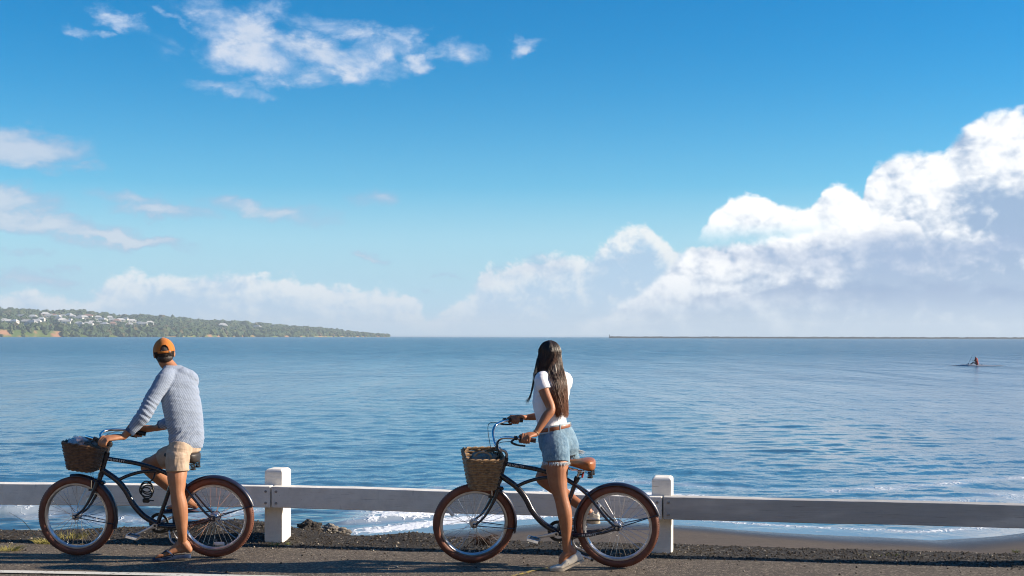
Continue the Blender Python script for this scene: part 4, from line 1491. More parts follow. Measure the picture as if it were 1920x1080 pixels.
    k.tube([cb + Vector((0, 0.0, 0.012)), cb + Vector((0.012, -0.035, 0.008)), cb + Vector((0.012, -0.042, -0.055))], 0.006, 8)
    k.box((cb.x - 0.004, 0.026, cb.z - 0.075), (cb.x + 0.040, 0.036, cb.z - 0.062), 1)
    k.box((cb.x - 0.004, -0.036, cb.z - 0.075), (cb.x + 0.040, -0.026, cb.z - 0.062), 1)
    k.tube([cb + Vector((-0.03, 0, 0.01)), cb + Vector((0.02, 0, 0.01))], 0.008, 8)
    k.obj('brake_caliper', [chrome, blackp], root).matrix_local = S

    # fenders
    fr = fender_mesh(-9, 164).obj('fender', navy_f, root)
    fr.location = (0, 0, RW)
    ff = fender_mesh(82, 197).obj('fender', navy_f, root)
    ff.matrix_local = S @ Matrix.Translation((WB, 0, RW))
    k = MB()
    for s in (-1, 1):
        k.tube([(0, s * 0.070, 0), (-0.319 if s > 0 else -0.324, s * 0.031, 0.105 if s > 0 else 0.09)], 0.0042, 6)
    k.obj('strut', navy, fr)
    k = MB()
    for s in (-1, 1):
        k.tube([(0, s * 0.062, 0), (-0.325, s * 0.031, -0.058)], 0.0040, 6)
    k.obj('strut', navy, ff)
    k = MB().lathe([(0, 0), (0.006, 0.001), (0.006, 0.004), (0, 0.006)], 10, 0, Matrix.Translation((-0.328, 0.030, 0.100)))
    k.obj('bolt', chrome, fr)

    # cranks, chainring, belt
    def crank(s, a):
        q = MB()
        d = Vector((math.cos(a), 0, math.sin(a)))
        n_ = Vector((-d.z, 0, d.x))
        y0, y1 = s * 0.055, s * 0.078
        pts = [(0.0, 0.021, y0), (0.02, 0.017, y0), (0.09, 0.0125, (y0 + y1) / 2), (0.155, 0.0125, y1), (0.17, 0.015, y1)]
        S_ = spline(pts, 4)
        q.tube([BB + d * t + Vector((0, y, 0)) for (t, w, y) in S_], [w for (t, w, y) in S_], 10, flat=(1.0, 0.5) , up=(0, 1, 0))
        q.lathe([(0, y0 - 0.008), (0.0185, y0 - 0.008), (0.0185, y0 + 0.010), (0, y0 + 0.010)], 16, 0, Matrix.Translation(BB))
        c_ = q.obj('crank', alu, root)
        q = MB().lathe([(0, -0.001), (0.0095, 0.0), (0.0085, 0.003), (0, 0.0035)], 12, 0, Matrix.Translation(BB + Vector((0, s * 0.0665, 0))) if s > 0 else Matrix.Translation(BB + Vector((0, -0.0665, 0))) @ Matrix.Rotation(PI, 4, 'Z'))
        q.obj('bolt', blackp, c_)
        pc = BB + d * 0.17
        q = MB()
        yc = s * 0.140
        q.tube([pc + Vector((0, s * 0.075, 0)), pc + Vector((0, s * 0.19, 0))], 0.0075, 8)
        q.box((-0.034, -0.040, -0.010), (0.034, 0.040, 0.010), 1, Matrix.Translation(pc + Vector((0, yc, 0))) @ Matrix.Rotation(-0.25, 4, 'Y'), 0.004)
        for e in (-1, 1):
            q.box((e * 0.045 - 0.004, -0.046, -0.014), (e * 0.045 + 0.004, 0.046, 0.014), 0, Matrix.Translation(pc + Vector((0, yc, 0))) @ Matrix.Rotation(-0.25, 4, 'Y'), 0.003)
            q.box((-0.047, e * 0.044 - 0.003, -0.012), (0.047, e * 0.044 + 0.003, 0.012), 0, Matrix.Translation(pc + Vector((0, yc, 0))) @ Matrix.Rotation(-0.25, 4, 'Y'), 0.002)
        q.obj('pedal', [chrome, blackp], c_)
    crank(1, R(crank_a))
    crank(-1, R(crank_a + 180))
    q = MB()
    q.lathe([(0.060, -0.003), (0.078, -0.004), (0.080, 0), (0.078, 0.004), (0.060, 0.003)], 48, 0, Matrix.Translation(BB + Vector((0, -0.046, 0))), (0, 2 * PI), True)
    for i in range(5):
        a = 2 * PI * i / 5 + 0.3
        q.tube([BB + Vector((math.cos(a) * 0.014, -0.047, math.sin(a) * 0.014)), BB + Vector((math.cos(a) * 0.064, -0.047, math.sin(a) * 0.064))], [0.010, 0.006], 8, 1, flat=(1, 0.5), up=(0, 1, 0))
    q.obj('chainring', [blackp, alu], root)
    q = MB()
    pts = []
    for i in range(25):
        a = R(90 - 188 * i / 24 + 4) 
        pts.append(BB + Vector((math.cos(a) * 0.081, -0.047, math.sin(a) * 0.081)))
    hubp = Vector((0, -0.047, RW))
    for i in range(13):
        a = R(-94 - 172 * i / 12)
        pts.append(hubp + Vector((math.cos(a) * 0.040, 0, math.sin(a) * 0.040)))
    q.tube(pts, 0.0048, 6, closed=True, flat=(1.0, 0.7), up=(0, 1, 0))
    q.obj('drive_belt', blackp, root)

    # kickstand, folded back
    q = MB()
    q.box((0.345, -0.03, 0.205), (0.385, 0.03, 0.250), 1, None, 0.006)
    for s in (-1, 1):
        q.tube(sp([(0.365, s * 0.025, 0.215), (0.352, s * 0.05, 0.165), (0.33, s * 0.062, 0.130), (0.27, s * 0.070, 0.102), (0.195, s * 0.078, 0.075)], 5), 0.0088, 10)
        q.tube([(0.20, s * 0.0775, 0.077), (0.180, s * 0.079, 0.069)], 0.0115, 8, 1)
    q.obj('kickstand', [alu, blackp], root)

    # seatpost and saddle
    sd = (ST - BB).normalized()
    top = ST + sd * (0.052 + saddle_dz)
    q = MB().tube([ST - sd * 0.05, top], 0.0125, 14)
    q.obj('seatpost', chrome, root)
    sp_o = MB()
    sp_o.tube([ST + sd * 0.002, ST - sd * 0.022], 0.0225, 14)
    sp_o.tube([ST + Vector((-0.02, -0.022, -0.008)), ST + Vector((-0.02, 0.03, -0.008))], 0.005, 8)
    sp_o.obj('seat_clamp', blackp, root)
    so = empty('saddle')
    so.parent = root
    so.location = top + Vector((-0.046 if sad_mat is dark_leather else -0.005, 0, -0.012 if sad_mat is dark_leather else 0.010))
    saddle_mesh(sad_mat).obj('cover', sad_mat, so)
    q = MB()
    for s in (-1, 1):
        q.tube(sp([(0.14, s * 0.012, 0.05), (0.08, s * 0.022, 0.005), (0.0, s * 0.024, -0.005), (-0.05, s * 0.040, -0.012), (-0.085, s * 0.060, -0.038)], 5), 0.0042, 8)
    q.box((-0.02, -0.03, -0.022), (0.02, 0.03, 0.004), 0, None, 0.006)
    q.obj('rails', chrome, so)
    for s in (-1, 1):
        q = MB()
        pts = [(-0.085 + 0.017 * math.cos(t), s * 0.066 + 0.017 * math.sin(t), -0.040 + 0.044 * t / (2 * PI * 4)) for t in np.linspace(0, 2 * PI * 4, 60)]
        q.tube(pts, 0.0040, 6)
        q.lathe([(0, -0.006), (0.022, -0.006), (0.022, 0.003), (0, 0.003)], 14, 0, Matrix.Translation((-0.085, s * 0.066, -0.044)) @ Matrix.Rotation(R(90), 4, 'X'))
        q.obj('spring', blackp, so)
    q = MB().box((-0.006, -0.024, -0.026), (0.008, 0.024, 0.030), 0, Matrix.Translation(ST + sd * 0.022 + Vector((-0.036, 0, 0.0))) @ Matrix.Rotation(R(-14), 4, 'Y'), 0.006)
    q.box((0.006, -0.008, -0.006), (0.030, 0.008, 0.006), 1, Matrix.Translation(ST + sd * 0.022 + Vector((-0.036, 0, 0.0))))
    q.obj('reflector', [red_p, blackp], root)

    # handlebar
    cl = Vector((0.925, 0, bar_z))
    q = MB()
    q.tube(sp([HT + axis * 0.004, HT + axis * (bar_z - 0.868), (0.885, 0, bar_z - 0.012), cl], 6), 0.0115, 12)
    q.tube([(cl.x, -0.024, cl.z), (cl.x, 0.024, cl.z)], 0.0195, 14)
    q.tube([HT + axis * 0.008, HT + axis * 0.026], 0.021, 14, 1)
    q.obj('stem', [alu, blackp], root).matrix_local = S
    hb = MB()
    half = [Vector(b_) for b_ in bar]
    full = [cl + Vector((p.x, -p.y, p.z)) for p in half[::-1]] + [cl] + [cl + p for p in half]
    hb.tube(sp(full, 8), 0.0112, 14)
    ho = hb.obj('handlebar', chrome, root)
    ho.matrix_local = S
    pos = {}
    for s in (1, -1):
        e0, e1 = half[-2], half[-1]
        d = (e1 - e0).normalized()
        A = cl + Vector((e1.x, e1.y * s, e1.z))
        dd = Vector((d.x, d.y * s, d.z))
        B = A - dd * 0.125
        g = MB()
        n_ = 16
        pts = [A.lerp(B, i / n_) for i in range(n_ + 1)]
        g.tube(pts, [0.019] + [0.0165 + 0.0012 * (i % 2) for i in range(n_ - 1)] + [0.0195], 14)
        g.obj('grip', blackp if sad_mat is dark_leather else leather_dark, ho)
        lv = MB()
        C_ = B - dd * 0.03
        lv.tube([C_ - dd * 0.012, C_ + dd * 0.012], 0.0175, 12)
        dn = Vector((0.035, 0.012 * s, -0.028))
        lv.tube(sp([C_ + Vector((0.01, 0, -0.008)), C_ + dn, C_ + dn + dd * 0.05 + Vector((0.006, 0.01 * s, -0.012)), C_ + dn + dd * 0.115 + Vector((0.01, 0.012 * s, -0.010))], 5), [0.010] * 5 + [0.0085] * 5 + [0.007] * 6, 8, flat=(1, 0.7))
        lv.obj('brake_lever', blackp, ho)
        cbm = MB()
        cbm.tube(sp([C_ + dn * 0.8, C_ + dn * 1.6 - dd * 0.08, cl + Vector((0.06, 0.05 * s, -0.02)), cl + Vector((0.055, 0.015 * s, -0.13)), crown + Vector((0.06, 0.02 * s, 0.06)), crown + Vector((0.045, 0.0, 0.02))], 8), 0.0026, 6)
        cbm.obj('brake_cable', blackp, ho)
        pos[s] = (root.matrix_world @ S @ A, root.matrix_world @ S @ B)
    # basket and its bracket
    Mb = S @ Matrix.Translation((1.072, 0, basket_z)) @ Matrix.Rotation(R(basket_tilt), 4, 'Y')
    bo = basket(root, Mb, basket_h, wk=wick)
    q = MB()
    for s in (-1, 1):
        q.tube(sp([(cl.x, s * 0.04, cl.z - 0.004), (0.935, s * 0.045, cl.z - 0.05), (0.94, s * 0.05, basket_z + basket_h * 0.85)], 5), 0.0052, 8)
    q.tube([(0.945, -0.06, basket_z + basket_h * 0.8), (0.945, 0.06, basket_z + basket_h * 0.8)], 0.006, 8)
    q.obj('basket_bracket', blackp, root).matrix_local = S
    return root, pos, root.matrix_world @ Mb, S


leather_dark = mat('dark_brown_grip', (0.050, 0.022, 0.012), 0.5, (0.035, 0.016, 0.010), 30)
bar_flat = [(0.015, 0.045, 0.000), (0.055, 0.105, 0.030), (0.055, 0.170, 0.052), (0.010, 0.235, 0.060), (-0.085, 0.300, 0.050), (-0.170, 0.335, 0.030), (-0.235, 0.352, 0.012)]
bar_high = [(0.010, 0.040, 0.005), (0.030, 0.085, 0.045), (0.030, 0.140, 0.110), (-0.005, 0.200, 0.150), (-0.080, 0.265, 0.160), (-0.160, 0.300, 0.155), (-0.235, 0.318, 0.145)]
bikeA, gripA, baskA, SA = bicycle('dark navy cruiser bicycle straddled by the man in the orange cap', (-2.412, 10.415), 177.0, 3.5, -3.0, -25.5, 0.032, bar_flat, 0.945, 0.718, 0.205, -7.0, dark_leather,
                                  ((-0.04, 0.012, -0.215), 0.0, (-0.12, 0.01, 0.185), 0.5), wick)
bikeB, gripB, baskB, SB = bicycle('dark navy cruiser bicycle with tan saddle held by the woman', (0.828, 9.975), 169.7, 4.8, 20.0, -9.5, 0.0, bar_high, 0.915, 0.640, 0.240, -3.0, leather_m,
                                  ((0.155, 0.012, 0.135), 1.1, (0.185, 0.01, 0.11), -1.0), wick_tan)


# ------------------------------------------------------------------ what lies in the baskets
def crumple(name, c_, r_, seed, m, amp=0.35):
    bm = bmesh.new()
    bmesh.ops.create_icosphere(bm, subdivisions=4, radius=1.0)
    for q in bm.verts:
        p = q.co.copy()
        d = 1 + amp * mnoise.fractal(p * 1.6 + Vector((seed, 0, 0)), 0.8, 2.1, 4) + 0.12 * math.sin(p.x * 9 + seed + 4 * mnoise.noise(p * 2))
        q.co = Vector((p.x * r_[0], p.y * r_[1], p.z * r_[2])) * d
    me = bpy.data.meshes.new(name)
    bm.to_mesh(me)
    bm.free()
    me.polygons.foreach_set('use_smooth', [True] * len(me.polygons))
    me.materials.append(m)
    o = link(name, me)
    o.matrix_world = c_
    return o


cloth_b = mat('beige_canvas', (0.30, 0.235, 0.185), 0.85, (0.22, 0.17, 0.135), 16, bump=0.002, bscale=120)
cloth_g = mat('grey_canvas', (0.26, 0.26, 0.25), 0.8, (0.16, 0.16, 0.155), 14, bump=0.002, bscale=120)
film, t, b = new_mat('clear_plastic_film')
b.inputs['Base Color'].default_value = (0.85, 0.87, 0.92, 1)
b.inputs['Roughness'].default_value = 0.22
b.inputs['Alpha'].default_value = 0.42
o = crumple('cloth_bag', baskB @ Matrix.Translation((-0.01, 0.01, 0.185)), (0.115, 0.150, 0.066), 2.2, cloth_b)
tag(o, 'crumpled beige cloth bag lying in the basket of the woman\'s bicycle', 'bag')
st = MB().tube(sp([(-0.05, 0.06, 0.04), (-0.03, 0.08, 0.085), (0.03, 0.07, 0.10), (0.07, 0.04, 0.07), (0.08, 0.02, 0.03)], 6), 0.010, 8, flat=(1.2, 0.4))
st.obj('strap', mat('pale_strap', (0.5, 0.42, 0.32), 0.8), o)
o = crumple('cloth_bag', baskA @ Matrix.Translation((-0.055, -0.01, 0.190)), (0.075, 0.11, 0.060), 5.7, cloth_g, 0.4)
tag(o, 'grey cloth bag bulging out of the basket by the man', 'bag')
o = crumple('plastic_wrap', baskA @ Matrix.Translation((0.065, 0.02, 0.195)), (0.080, 0.12, 0.055), 9.1, film, 0.4)
tag(o, 'crumpled clear plastic wrap in the front of the man\'s basket', 'wrapping')

# coiled lock on the left bicycle
q = MB()
c0 = Vector((0.535, 0.055, 0.555))
pts = []
for t_ in np.linspace(0, 2 * PI * 4, 130):
    pts.append(c0 + Vector((0.052 * math.cos(t_) + 0.006 * math.sin(t_ * 0.61), 0.010 * math.sin(t_ * 0.7), 0.050 * math.sin(t_) - 0.034 + 0.068 * (t_ / (2 * PI * 4)))))
q.tube(pts, 0.0055, 8)
q.box((c0.x - 0.02, c0.y - 0.014, c0.z - 0.105), (c0.x + 0.035, c0.y + 0.014, c0.z - 0.070), 0, None, 0.007)
q.tube([(c0.x - 0.01, c0.y, c0.z - 0.088), (c0.x - 0.055, c0.y, c0.z - 0.088)], 0.005, 8)
q.tube(sp([c0 + Vector((0, 0, 0.05)), c0 + Vector((-0.04, -0.03, 0.08)), c0 + Vector((-0.05, -0.058, 0.125))], 5), 0.006, 8)
lk = q.obj('cable_lock', blackp)
lk.matrix_world = bikeA.matrix_world.copy()
tag(lk, 'black coiled cable lock hanging under the top tube of the man\'s bicycle', 'bicycle lock')

# ================================================================== people
def remeshed(mb, voxel, smooth=6, name='body', factor=0.5):
    me = bpy.data.meshes.new('tmp')
    me.from_pydata([tuple(q) for q in mb.v], [], mb.f)
    bm = bmesh.new()
    bm.from_mesh(me)
    bmesh.ops.recalc_face_normals(bm, faces=list(bm.faces))
    bm.to_mesh(me)
    bm.free()
    ob = bpy.data.objects.new('tmp', me)
    COL.objects.link(ob)
    rm = ob.modifiers.new('r', 'REMESH')
    rm.mode = 'VOXEL'
    rm.voxel_size = voxel
    rm.adaptivity = 0
    if smooth:
        sm = ob.modifiers.new('s', 'SMOOTH')
        sm.factor = factor
        sm.iterations = smooth
    dg = bpy.context.evaluated_depsgraph_get()
    out = bpy.data.meshes.new_from_object(ob.evaluated_get(dg))
    bpy.data.objects.remove(ob)
    bpy.data.meshes.remove(me)
    out.name = name
    out.polygons.foreach_set('use_smooth', [True] * len(out.polygons))
    return out


def mesh_np(me):
    co = np.empty(len(me.vertices) * 3, np.float32)
    me.vertices.foreach_get('co', co)
    no = np.empty(len(me.vertices) * 3, np.float32)
    me.vertices.foreach_get('normal', no)
    return co.reshape(-1, 3), no.reshape(-1, 3)


def displace(me, fn):
    co, no = mesh_np(me)
    d = fn(co, no)
    co = co + no * d[:, None]
    me.vertices.foreach_set('co', co.astype(np.float32).ravel())
    me.update()


def noise3(p, f, seed=0, oct=3):
    off = Vector((seed * 3.7, seed * 1.3, 0))
    return np.array([mnoise.fractal(Vector((a * f[0], b * f[1], c * f[2])) + off, 0.8, 2.0, oct) for a, b, c in p])


def near(co, pts, r):
    """1 close to the given points, falling to 0 at distance r"""
    w = np.zeros(len(co))
    for p in pts:
        w = np.maximum(w, 1 - smooth01(np.linalg.norm(co - np.array(p), axis=1), 0, r))
    return w


def limb(mb, pts, rs, n=5, seg=14, ends=True, flat=None, up=None):
    """closed tapered limb through pts with round ends"""
    S = spline([(*p, r) for p, r in zip(pts, rs)], n)
    c, r = [Vector(q[:3]) for q in S], [max(0.002, q[3]) for q in S]
    if ends:
        t0, t1 = (c[0] - c[1]).normalized(), (c[-1] - c[-2]).normalized()
        k = [(0.5, 0.866), (0.866, 0.5), (0.985, 0.17)]
        c = [c[0] + t0 * r[0] * a for a, b in k[::-1]] + c + [c[-1] + t1 * r[-1] * a for a, b in k]
        r = [r[0] * b for a, b in k[::-1]] + r + [r[-1] * b for a, b in k]
    mb.tube(c, r, seg, flat=flat, up=up)


def rings(mb, R_, seg=28, sq=2.3):
    """loft of squarish ellipses: (centre, half axis vector 1, half axis vector 2)"""
    vs_, fs_ = [], []
    for (c, a, b) in R_:
        for k in range(seg):
            t = 2 * PI * k / seg
            ct, st = math.cos(t), math.sin(t)
            vs_.append(Vector(c) + Vector(a) * (abs(ct) ** (2 / sq) * (1 if ct >= 0 else -1)) + Vector(b) * (abs(st) ** (2 / sq) * (1 if st >= 0 else -1)))
    m = len(R_)
    for i in range(m - 1):
        for k in range(seg):
            l = (k + 1) % seg
            fs_.append((i * seg + k, i * seg + l, (i + 1) * seg + l, (i + 1) * seg + k))
    fs_.append(tuple(range(seg))[::-1])
    fs_.append(tuple((m - 1) * seg + k for k in range(seg)))
    mb.add(vs_, fs_)


def ball(mb, c, r, M_=None, seg=20, n=12):
    """ellipsoid"""
    vs_, fs_ = [], []
    r = Vector(r) if not isinstance(r, (int, float)) else Vector((r, r, r))
    for i in range(n + 1):
        ph = -PI / 2 + PI * i / n
        cp = max(0.02, math.cos(ph))
        for k in range(seg):
            t = 2 * PI * k / seg
            p = Vector((r.x * cp * math.cos(t), r.y * cp * math.sin(t), r.z * math.sin(ph)))
            vs_.append((M_.to_3x3() @ p if M_ is not None else p) + Vector(c))
    for i in range(n):
        for k in range(seg):
            l = (k + 1) % seg
            fs_.append((i * seg + k, i * seg + l, (i + 1) * seg + l, (i + 1) * seg + k))
    fs_.append(tuple(range(seg))[::-1])
    fs_.append(tuple(n * seg + k for k in range(seg)))
    mb.add(vs_, fs_)


def sect(v, uL, uR, Y, a_deg, ratio, scale=1.0):
    """a horizontal section of a body seen between uL and uR: axis 1 points a_deg from +X towards +Y, axis 2 is ratio times as long"""
    c = P((uL + uR) / 2, v, Y)
    sight = math.atan2(c.x, c.y)
    half = (P(uR, v, Y) - P(uL, v, Y)).length / 2 * math.cos(sight)
    a = R(a_deg)
    pr = Vector((math.cos(sight), -math.sin(sight), 0))
    A, B = Vector((math.cos(a), math.sin(a), 0)), Vector((-math.sin(a), math.cos(a), 0))
    w = half / math.sqrt((A.dot(pr)) ** 2 + (B.dot(pr) * ratio) ** 2) * scale
    return c, A * w, B * w * ratio


def hand(mb, W, elbow, A, B, s=1.0, spread=1.0, curl=1.0, shift=0.5):
    """a hand closed on the bar from A (outer end) to B: palm, four fingers and a thumb"""
    g = (B - A).normalized()
    C = A.lerp(B, shift)
    f = C - W
    f = (f - g * f.dot(g)).normalized()
    n = g.cross(f)
    if n.z < 0:
        n = -n
    lens = [0.90, 1.0, 0.97, 0.80]
    for i in range(4):
        k = (i - 1.5) * 0.0205 * s * spread
        c = C + g * (-k)
        L = lens[3 - i] if False else lens[i]
        K = c + n * 0.031 * s - f * 0.012 * s
        p1 = c + f * (0.028 * s * L) + n * 0.014 * s
        p2 = c + f * (0.029 * s * L) * curl - n * 0.014 * s * L
        p3 = c + f * (0.010 * s) + (n * -0.029 * s if curl > 0.9 else n * -0.036 * s)
        limb(mb, [K - f * 0.015 * s, K, p1, p2, p3], [0.0095 * s, 0.0102 * s, 0.0094 * s, 0.0085 * s, 0.0072 * s], 4, 9)
    # palm
    Kc = C + n * 0.030 * s - f * 0.012 * s
    mid = W.lerp(Kc, 0.45) + n * 0.006 * s
    S = []
    for t, w_, th in ((0.0, 0.026, 0.020), (0.25, 0.032, 0.020), (0.55, 0.040, 0.0185), (0.85, 0.043, 0.0155), (1.05, 0.040, 0.011)):
        c = W * (1 - t) ** 2 + mid * 2 * t * (1 - t) + Kc * t * t if t <= 1 else Kc + f * 0.006 * s
        d = (Kc - W).normalized()
        ax = (g - d * g.dot(d)).normalized()
        S.append((c, ax * w_ * s, d.cross(ax) * th * s))
    rings(mb, S, 16, 2.4)
    # thumb, leaves the side of the palm near the wrist and closes under the bar
    gs = 1 if (B - A).dot(g) > 0 else -1
    T0 = W.lerp(Kc, 0.30) + g * 0.022 * s * gs
    T1 = C + g * 0.047 * s * gs - f * 0.024 * s + n * 0.012 * s
    T2 = C + g * 0.053 * s * gs - f * 0.004 * s - n * 0.014 * s
    T3 = C + g * 0.045 * s * gs + f * 0.016 * s - n * 0.026 * s
    limb(mb, [T0, T1, T2, T3], [0.014 * s, 0.0125 * s, 0.0105 * s, 0.008 * s], 4, 9)


def head_parts(mb, M_, s=1.0, fem=False):
    """skull, jaw, nose, lips, brow, ears: x right, y towards the face, z up, origin between the ears"""
    def at(p):
        return M_ @ (Vector(p) * s)
    R3 = M_.to_3x3().to_4x4()
    ball(mb, at((0, -0.012, 0.035)), Vector((0.076, 0.096, 0.088)) * s, R3, 24, 16)
    ball(mb, at((0, 0.030, -0.020)), Vector((0.064, 0.064, 0.085)) * s, R3, 20, 12)
    ball(mb, at((0, 0.052, -0.082)), Vector((0.036 if fem else 0.043, 0.036, 0.030)) * s, R3, 16, 10)
    limb(mb, [at((0, 0.085, 0.022)), at((0, 0.099, -0.004)), at((0, 0.106, -0.022))], [0.008 * s, 0.010 * s, 0.0135 * s], 3, 10)
    for e in (-1, 1):
        ball(mb, at((e * 0.030, 0.080, 0.034)), Vector((0.024, 0.012, 0.009)) * s, R3, 12, 8)
        ball(mb, at((e * 0.040, 0.070, -0.015)), Vector((0.022, 0.018, 0.018)) * s, R3, 12, 8)
        ball(mb, at((e * (0.066 if fem else 0.078), -0.006, 0.0)), Vector((0.008, 0.019, 0.032)) * s, R3 @ Matrix.Rotation(e * -0.35, 4, 'Z') @ Matrix.Rotation(-0.15, 4, 'X'), 14, 10)
    ball(mb, at((0, 0.089, -0.050)), Vector((0.024, 0.010, 0.0065)) * s, R3, 12, 8)
    ball(mb, at((0, 0.087, -0.060)), Vector((0.020, 0.010, 0.007)) * s, R3, 12, 8)


def eyes(parent, M_, s=1.0):
    wm = mat('eye_white', (0.75, 0.73, 0.70), 0.2, (0.7, 0.68, 0.65))
    im = mat('dark_iris', (0.04, 0.02, 0.012), 0.2, (0.03, 0.016, 0.01))
    for e in (-1, 1):
        q = MB()
        ball(q, M_ @ (Vector((e * 0.031, 0.078, 0.016)) * s), 0.0125 * s)
        for f in range(len(q.f)):
            c_ = sum((Vector(q.v[i]) for i in q.f[f]), Vector()) / len(q.f[f])
            if (M_.inverted() @ c_ / s - Vector((e * 0.031, 0.090, 0.016))).length < 0.0065:
                q.mi[f] = 1
        q.obj('eye', [wm, im], parent)


def skin(name, c1, c2, c3):
    m, t, b = new_mat(name)
    v = E(t.nodes.new('ShaderNodeTexCoord').outputs['Object'])
    n = noise(v, 9.0, 4.0, 0.6)
    n2 = noise(v, 60.0, 3.0, 0.6)
    cc = mixc(n.step(0.35, 0.65), c1, c2)
    cc = mixc(n2.step(0.55, 0.8) * 0.4, cc, c3)
    t.links.new(cc.s, b.inputs['Base Color'])
    t.links.new(n2.step(0.3, 0.7, 'LINEAR', 0.48, 0.62).s, b.inputs['Roughness'])
    b.inputs['Subsurface Weight'].default_value = 0.12
    b.inputs['Subsurface Radius'].default_value = (0.010, 0.004, 0.002)
    b.inputs['Subsurface Scale'].default_value = 0.6
    bn = t.nodes.new('ShaderNodeBump')
    bn.inputs['Distance'].default_value = 0.0008
    t.links.new(noise(v, 260.0, 3.0, 0.6).s, bn.inputs['Height'])
    t.links.new(bn.outputs[0], b.inputs['Normal'])
    return m


def hair_tubes(paths, r0, m, name, parent, seg=3):
    """paths: (k, n, 3) array; thin tapered strands in one mesh"""
    k, n, _ = paths.shape
    t = np.gradient(paths, axis=1)
    t /= np.maximum(np.linalg.norm(t, axis=2, keepdims=True), 1e-9)
    ref = np.array([0.3, 1.0, 0.1])
    a = np.cross(t, ref)
    a /= np.maximum(np.linalg.norm(a, axis=2, keepdims=True), 1e-9)
    b = np.cross(t, a)
    rr = (r0[:, None] * (1 - 0.75 * np.linspace(0, 1, n)[None] ** 1.5))[..., None]
    V = np.stack([paths + (a * math.cos(2 * PI * j / seg) + b * math.sin(2 * PI * j / seg)) * rr for j in range(seg)], 2)   # k,n,seg,3
    idx = np.arange(k * n * seg).reshape(k, n, seg)
    q = np.stack([idx[:, :-1], np.roll(idx, -1, 2)[:, :-1], np.roll(idx, -1, 2)[:, 1:], idx[:, 1:]], -1).reshape(-1, 4)
    return link(name, np_mesh(name, V.reshape(-1, 3), q, [m]), parent)


def finish(me, m, name, parent):
    me.materials.clear()
    me.materials.append(m)
    o = link(name, me, parent)
    o.matrix_parent_inverse = parent.matrix_world.inverted() if parent is not None else Matrix()
    return o


# ------------------------------------------------------------------ the man
skin_man = skin('tanned_skin', (0.40, 0.180, 0.090), (0.34, 0.145, 0.070), (0.28, 0.100, 0.048))
gL, gR = gripA[1], gripA[-1]            # (outer end, inner end) of each grip


